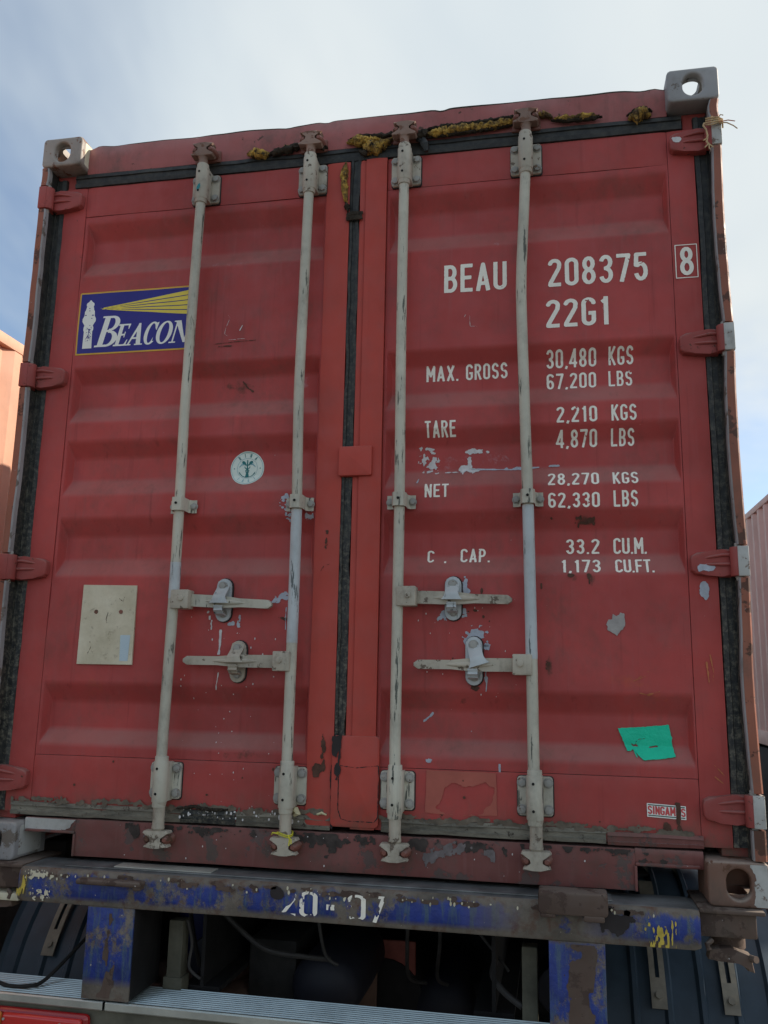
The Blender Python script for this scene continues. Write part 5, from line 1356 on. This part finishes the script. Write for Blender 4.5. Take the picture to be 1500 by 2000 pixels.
# things hung in the dark behind the step
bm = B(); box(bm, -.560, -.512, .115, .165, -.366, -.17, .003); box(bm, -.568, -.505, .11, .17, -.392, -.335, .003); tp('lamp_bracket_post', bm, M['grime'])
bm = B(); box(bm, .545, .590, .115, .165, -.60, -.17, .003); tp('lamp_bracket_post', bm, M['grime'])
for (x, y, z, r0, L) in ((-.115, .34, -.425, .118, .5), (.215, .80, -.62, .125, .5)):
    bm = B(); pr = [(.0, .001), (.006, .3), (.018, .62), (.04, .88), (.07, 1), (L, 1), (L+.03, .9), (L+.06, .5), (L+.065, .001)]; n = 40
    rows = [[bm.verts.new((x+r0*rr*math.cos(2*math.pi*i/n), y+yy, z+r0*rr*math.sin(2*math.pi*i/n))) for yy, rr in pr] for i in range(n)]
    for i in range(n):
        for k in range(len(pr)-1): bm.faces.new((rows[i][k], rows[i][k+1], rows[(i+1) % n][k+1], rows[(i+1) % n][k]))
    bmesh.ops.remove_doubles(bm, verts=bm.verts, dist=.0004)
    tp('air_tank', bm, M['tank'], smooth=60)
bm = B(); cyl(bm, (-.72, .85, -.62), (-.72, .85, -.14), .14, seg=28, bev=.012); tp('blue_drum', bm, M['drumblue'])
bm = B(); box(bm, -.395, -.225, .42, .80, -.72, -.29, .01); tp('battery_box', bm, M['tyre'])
bm = B(); box(bm, -.72, .80, 1.52, 1.56, -1.04, -.20, .004); tp('dark_fill_panel', bm, M['under'])  # added dark sheet, hides the lit ground seen under the trailer
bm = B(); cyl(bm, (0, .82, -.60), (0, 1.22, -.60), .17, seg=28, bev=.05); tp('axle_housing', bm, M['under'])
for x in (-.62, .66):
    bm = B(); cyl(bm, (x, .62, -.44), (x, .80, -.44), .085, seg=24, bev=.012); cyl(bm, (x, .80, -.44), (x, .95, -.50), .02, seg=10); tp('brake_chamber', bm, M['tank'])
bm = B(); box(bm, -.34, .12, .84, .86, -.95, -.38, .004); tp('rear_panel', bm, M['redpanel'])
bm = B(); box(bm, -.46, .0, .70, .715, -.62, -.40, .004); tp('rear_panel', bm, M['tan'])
bm = B(); tube(bm, [(-.62+.20*math.cos(a), .55+.20*math.sin(a), -.52) for a in [2*math.pi*i/24 for i in range(25)]], .075, 14); tp('spare_tyre', bm, M['tan'])
def hose(pts, r0, m='hose'):
    bm = B(); P_ = [Vector(p) for p in pts]; path = []
    for k in range(len(P_)-1):
        p0, p1, p2, p3 = P_[max(k-1, 0)], P_[k], P_[k+1], P_[min(k+2, len(P_)-1)]
        for i in range(8):
            u = i/8; path.append(.5*((2*p1)+(-p0+p2)*u+(2*p0-5*p1+4*p2-p3)*u*u+(-p0+3*p1-3*p2+p3)*u**3))
    path.append(P_[-1]); tube(bm, path, r0, 8); tp('air_hose', bm, M[m])
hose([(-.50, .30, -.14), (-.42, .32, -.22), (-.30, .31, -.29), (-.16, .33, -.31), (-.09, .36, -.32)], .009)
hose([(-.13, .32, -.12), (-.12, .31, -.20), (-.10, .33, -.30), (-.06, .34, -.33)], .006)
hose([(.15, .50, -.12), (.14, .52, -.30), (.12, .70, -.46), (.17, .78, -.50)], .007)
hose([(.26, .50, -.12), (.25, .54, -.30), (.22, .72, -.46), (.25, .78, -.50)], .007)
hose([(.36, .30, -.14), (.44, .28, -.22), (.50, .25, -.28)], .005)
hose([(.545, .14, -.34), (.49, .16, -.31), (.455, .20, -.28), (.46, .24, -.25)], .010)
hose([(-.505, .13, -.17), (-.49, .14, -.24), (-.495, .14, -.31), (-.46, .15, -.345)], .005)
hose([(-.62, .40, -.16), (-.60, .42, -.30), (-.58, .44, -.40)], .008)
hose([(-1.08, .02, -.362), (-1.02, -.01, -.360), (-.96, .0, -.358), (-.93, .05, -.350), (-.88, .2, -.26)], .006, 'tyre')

# ------------------------------------------------------------------ small loose things
rope = thing('frayed_rope', 'frayed tan rope tied round the top right corner post above the hinge', 'rope', (1.2, 0, H+2.36))
bm = B()
def rp(pts, r0, seg=6, mi=0): tube(bm, [(x-1.2, y, z-2.36) for x, y, z in pts], r0, seg, mi=mi, jitter=.3)
for k in range(4): rp([(1.168, -.006-.002*k, 2.372+.006*k), (1.185, -.014-.002*k, 2.366+.007*k), (1.205, -.013, 2.372+.006*k), (1.222, -.002, 2.374+.005*k), (1.226, .02, 2.374+.005*k)], .0028)
rp([(1.165, -.006, 2.378), (1.16, -.012, 2.366), (1.168, -.014, 2.35), (1.172, -.012, 2.33), (1.168, -.01, 2.31), (1.174, -.012, 2.295)], .003)
rp([(1.174, -.012, 2.30), (1.160, -.016, 2.285)], .0022); rp([(1.174, -.012, 2.30), (1.186, -.016, 2.283)], .002); rp([(1.174, -.012, 2.302), (1.174, -.016, 2.278)], .002)
rp([(1.168, -.012, 2.32), (1.157, -.016, 2.31)], .0018)
rp([(1.21, -.012, 2.372), (1.232, -.016, 2.366), (1.25, -.018, 2.352), (1.262, -.018, 2.340)], .002); rp([(1.21, -.012, 2.374), (1.235, -.02, 2.372), (1.256, -.02, 2.366)], .0016, mi=1)
rp([(1.20, -.012, 2.38), (1.214, -.018, 2.396), (1.222, -.018, 2.392)], .0018); rp([(1.19, -.012, 2.38), (1.186, -.018, 2.394)], .0018)
obj('rope_strand', bm, [M['rope'], M['rope_red']], rope)
wire = thing('yellow_wire_tie', 'thin yellow wire twisted round the foot of the second locking bar from the left', 'wire', (-.158, .01, H+.12))
bm = B()
for k in range(2): tube(bm, [(.024*math.cos(a), .001+.024*math.sin(a), .008-.005*k+.004*math.sin(a*2)) for a in [2*math.pi*i/20 for i in range(21)]], .0017, 6)
tube(bm, [(-.012, -.026, .01), (-.03, -.03, .012), (-.034, -.024, .006)], .002, 6); tube(bm, [(.02, -.026, .005), (.024, -.03, -.006), (.023, -.032, -.022)], .0022, 6); tube(bm, [(.02, -.028, .0), (.030, -.034, -.004), (.031, -.036, -.016)], .002, 6)
obj('wire_loop', bm, M['wire'], wire)

# ------------------------------------------------------------------ neighbouring containers on their own trailers
def neighbour(name, label, cx, y0, L, mat, tlabel):
    nb = thing(name, label, 'shipping container', (cx, 0, H), 'neighbouring containers')
    box_body(nb, L, y0, mat)
    for s in (-1, 1):
        for ye in (0, 1):
            for tp_ in (0, 1):
                z0 = 2.473 if tp_ else 0; ya = y0 if ye == 0 else y0+L-.178
                bm = B(); cxx = s*(1.219-.081)
                holed_plate(bm, (s*1.221, ya+.089, z0+.059), (0, 1, 0), (0, 0, 1), (s, 0, 0), .178, .118, .075, .07, .03); box(bm, *sorted((s*1.19, s*1.057)), ya, ya+.178, z0, z0+.118, .003)
                obj('corner_casting', bm, mat, nb)
            ya = y0 if ye == 0 else y0+L-.172
            bm = B(); box(bm, *sorted((s*1.216, s*1.11)), ya+.004, ya+.17, .1185, 2.4725, .004); obj('corner_post', bm, mat, nb)
    bm = B(); box(bm, -1.108, 1.108, y0+.05, y0+.09, .02, 2.56); obj('rear_door', bm, mat, nb)
    t2 = thing('container_trailer', tlabel, 'trailer', (cx, 0, 0), 'neighbouring trailers')
    for x in (-.46, .46):
        bm = B(); box(bm, x-.06, x+.06, y0, y0+L, -.38, -.001); obj('main_rail', bm, M['under'], t2, TZ)
    for y in (y0+.05, y0+L-.2):
        bm = B(); box(bm, -1.15, 1.15, y, y+.12, -.10, -.001); obj('cross_beam', bm, M['under'], t2, TZ)
    for s in (-1, 1):
        bm = B(); box(bm, *sorted((s*1.17, s*1.14)), y0+.4, y0+L-.3, -.62, -.03, .004); obj('side_skirt', bm, M['under'], t2, TZ)
    for y in (y0+1.1, y0+2.4, y0+L-1.2, y0+L-2.5):
        for s in (-1, 1):
            bm = B(); cyl(bm, (s*.82, y, -.60), (s*1.18, y, -.60), .5, seg=36, bev=.04); obj('wheel', bm, M['tyre'], t2, TZ)
neighbour('shipping_container', 'sunlit orange shipping container with ribbed side, to the left', -2.50-1.219, -1.2, 6.058, M['nb_orange'], 'dark trailer under the orange container')
neighbour('shipping_container', 'pale pink shipping container with ribbed side, to the right', 2.86+1.219, 2.2, 12.19, M['nb_pink'], 'dark trailer under the pale pink container')
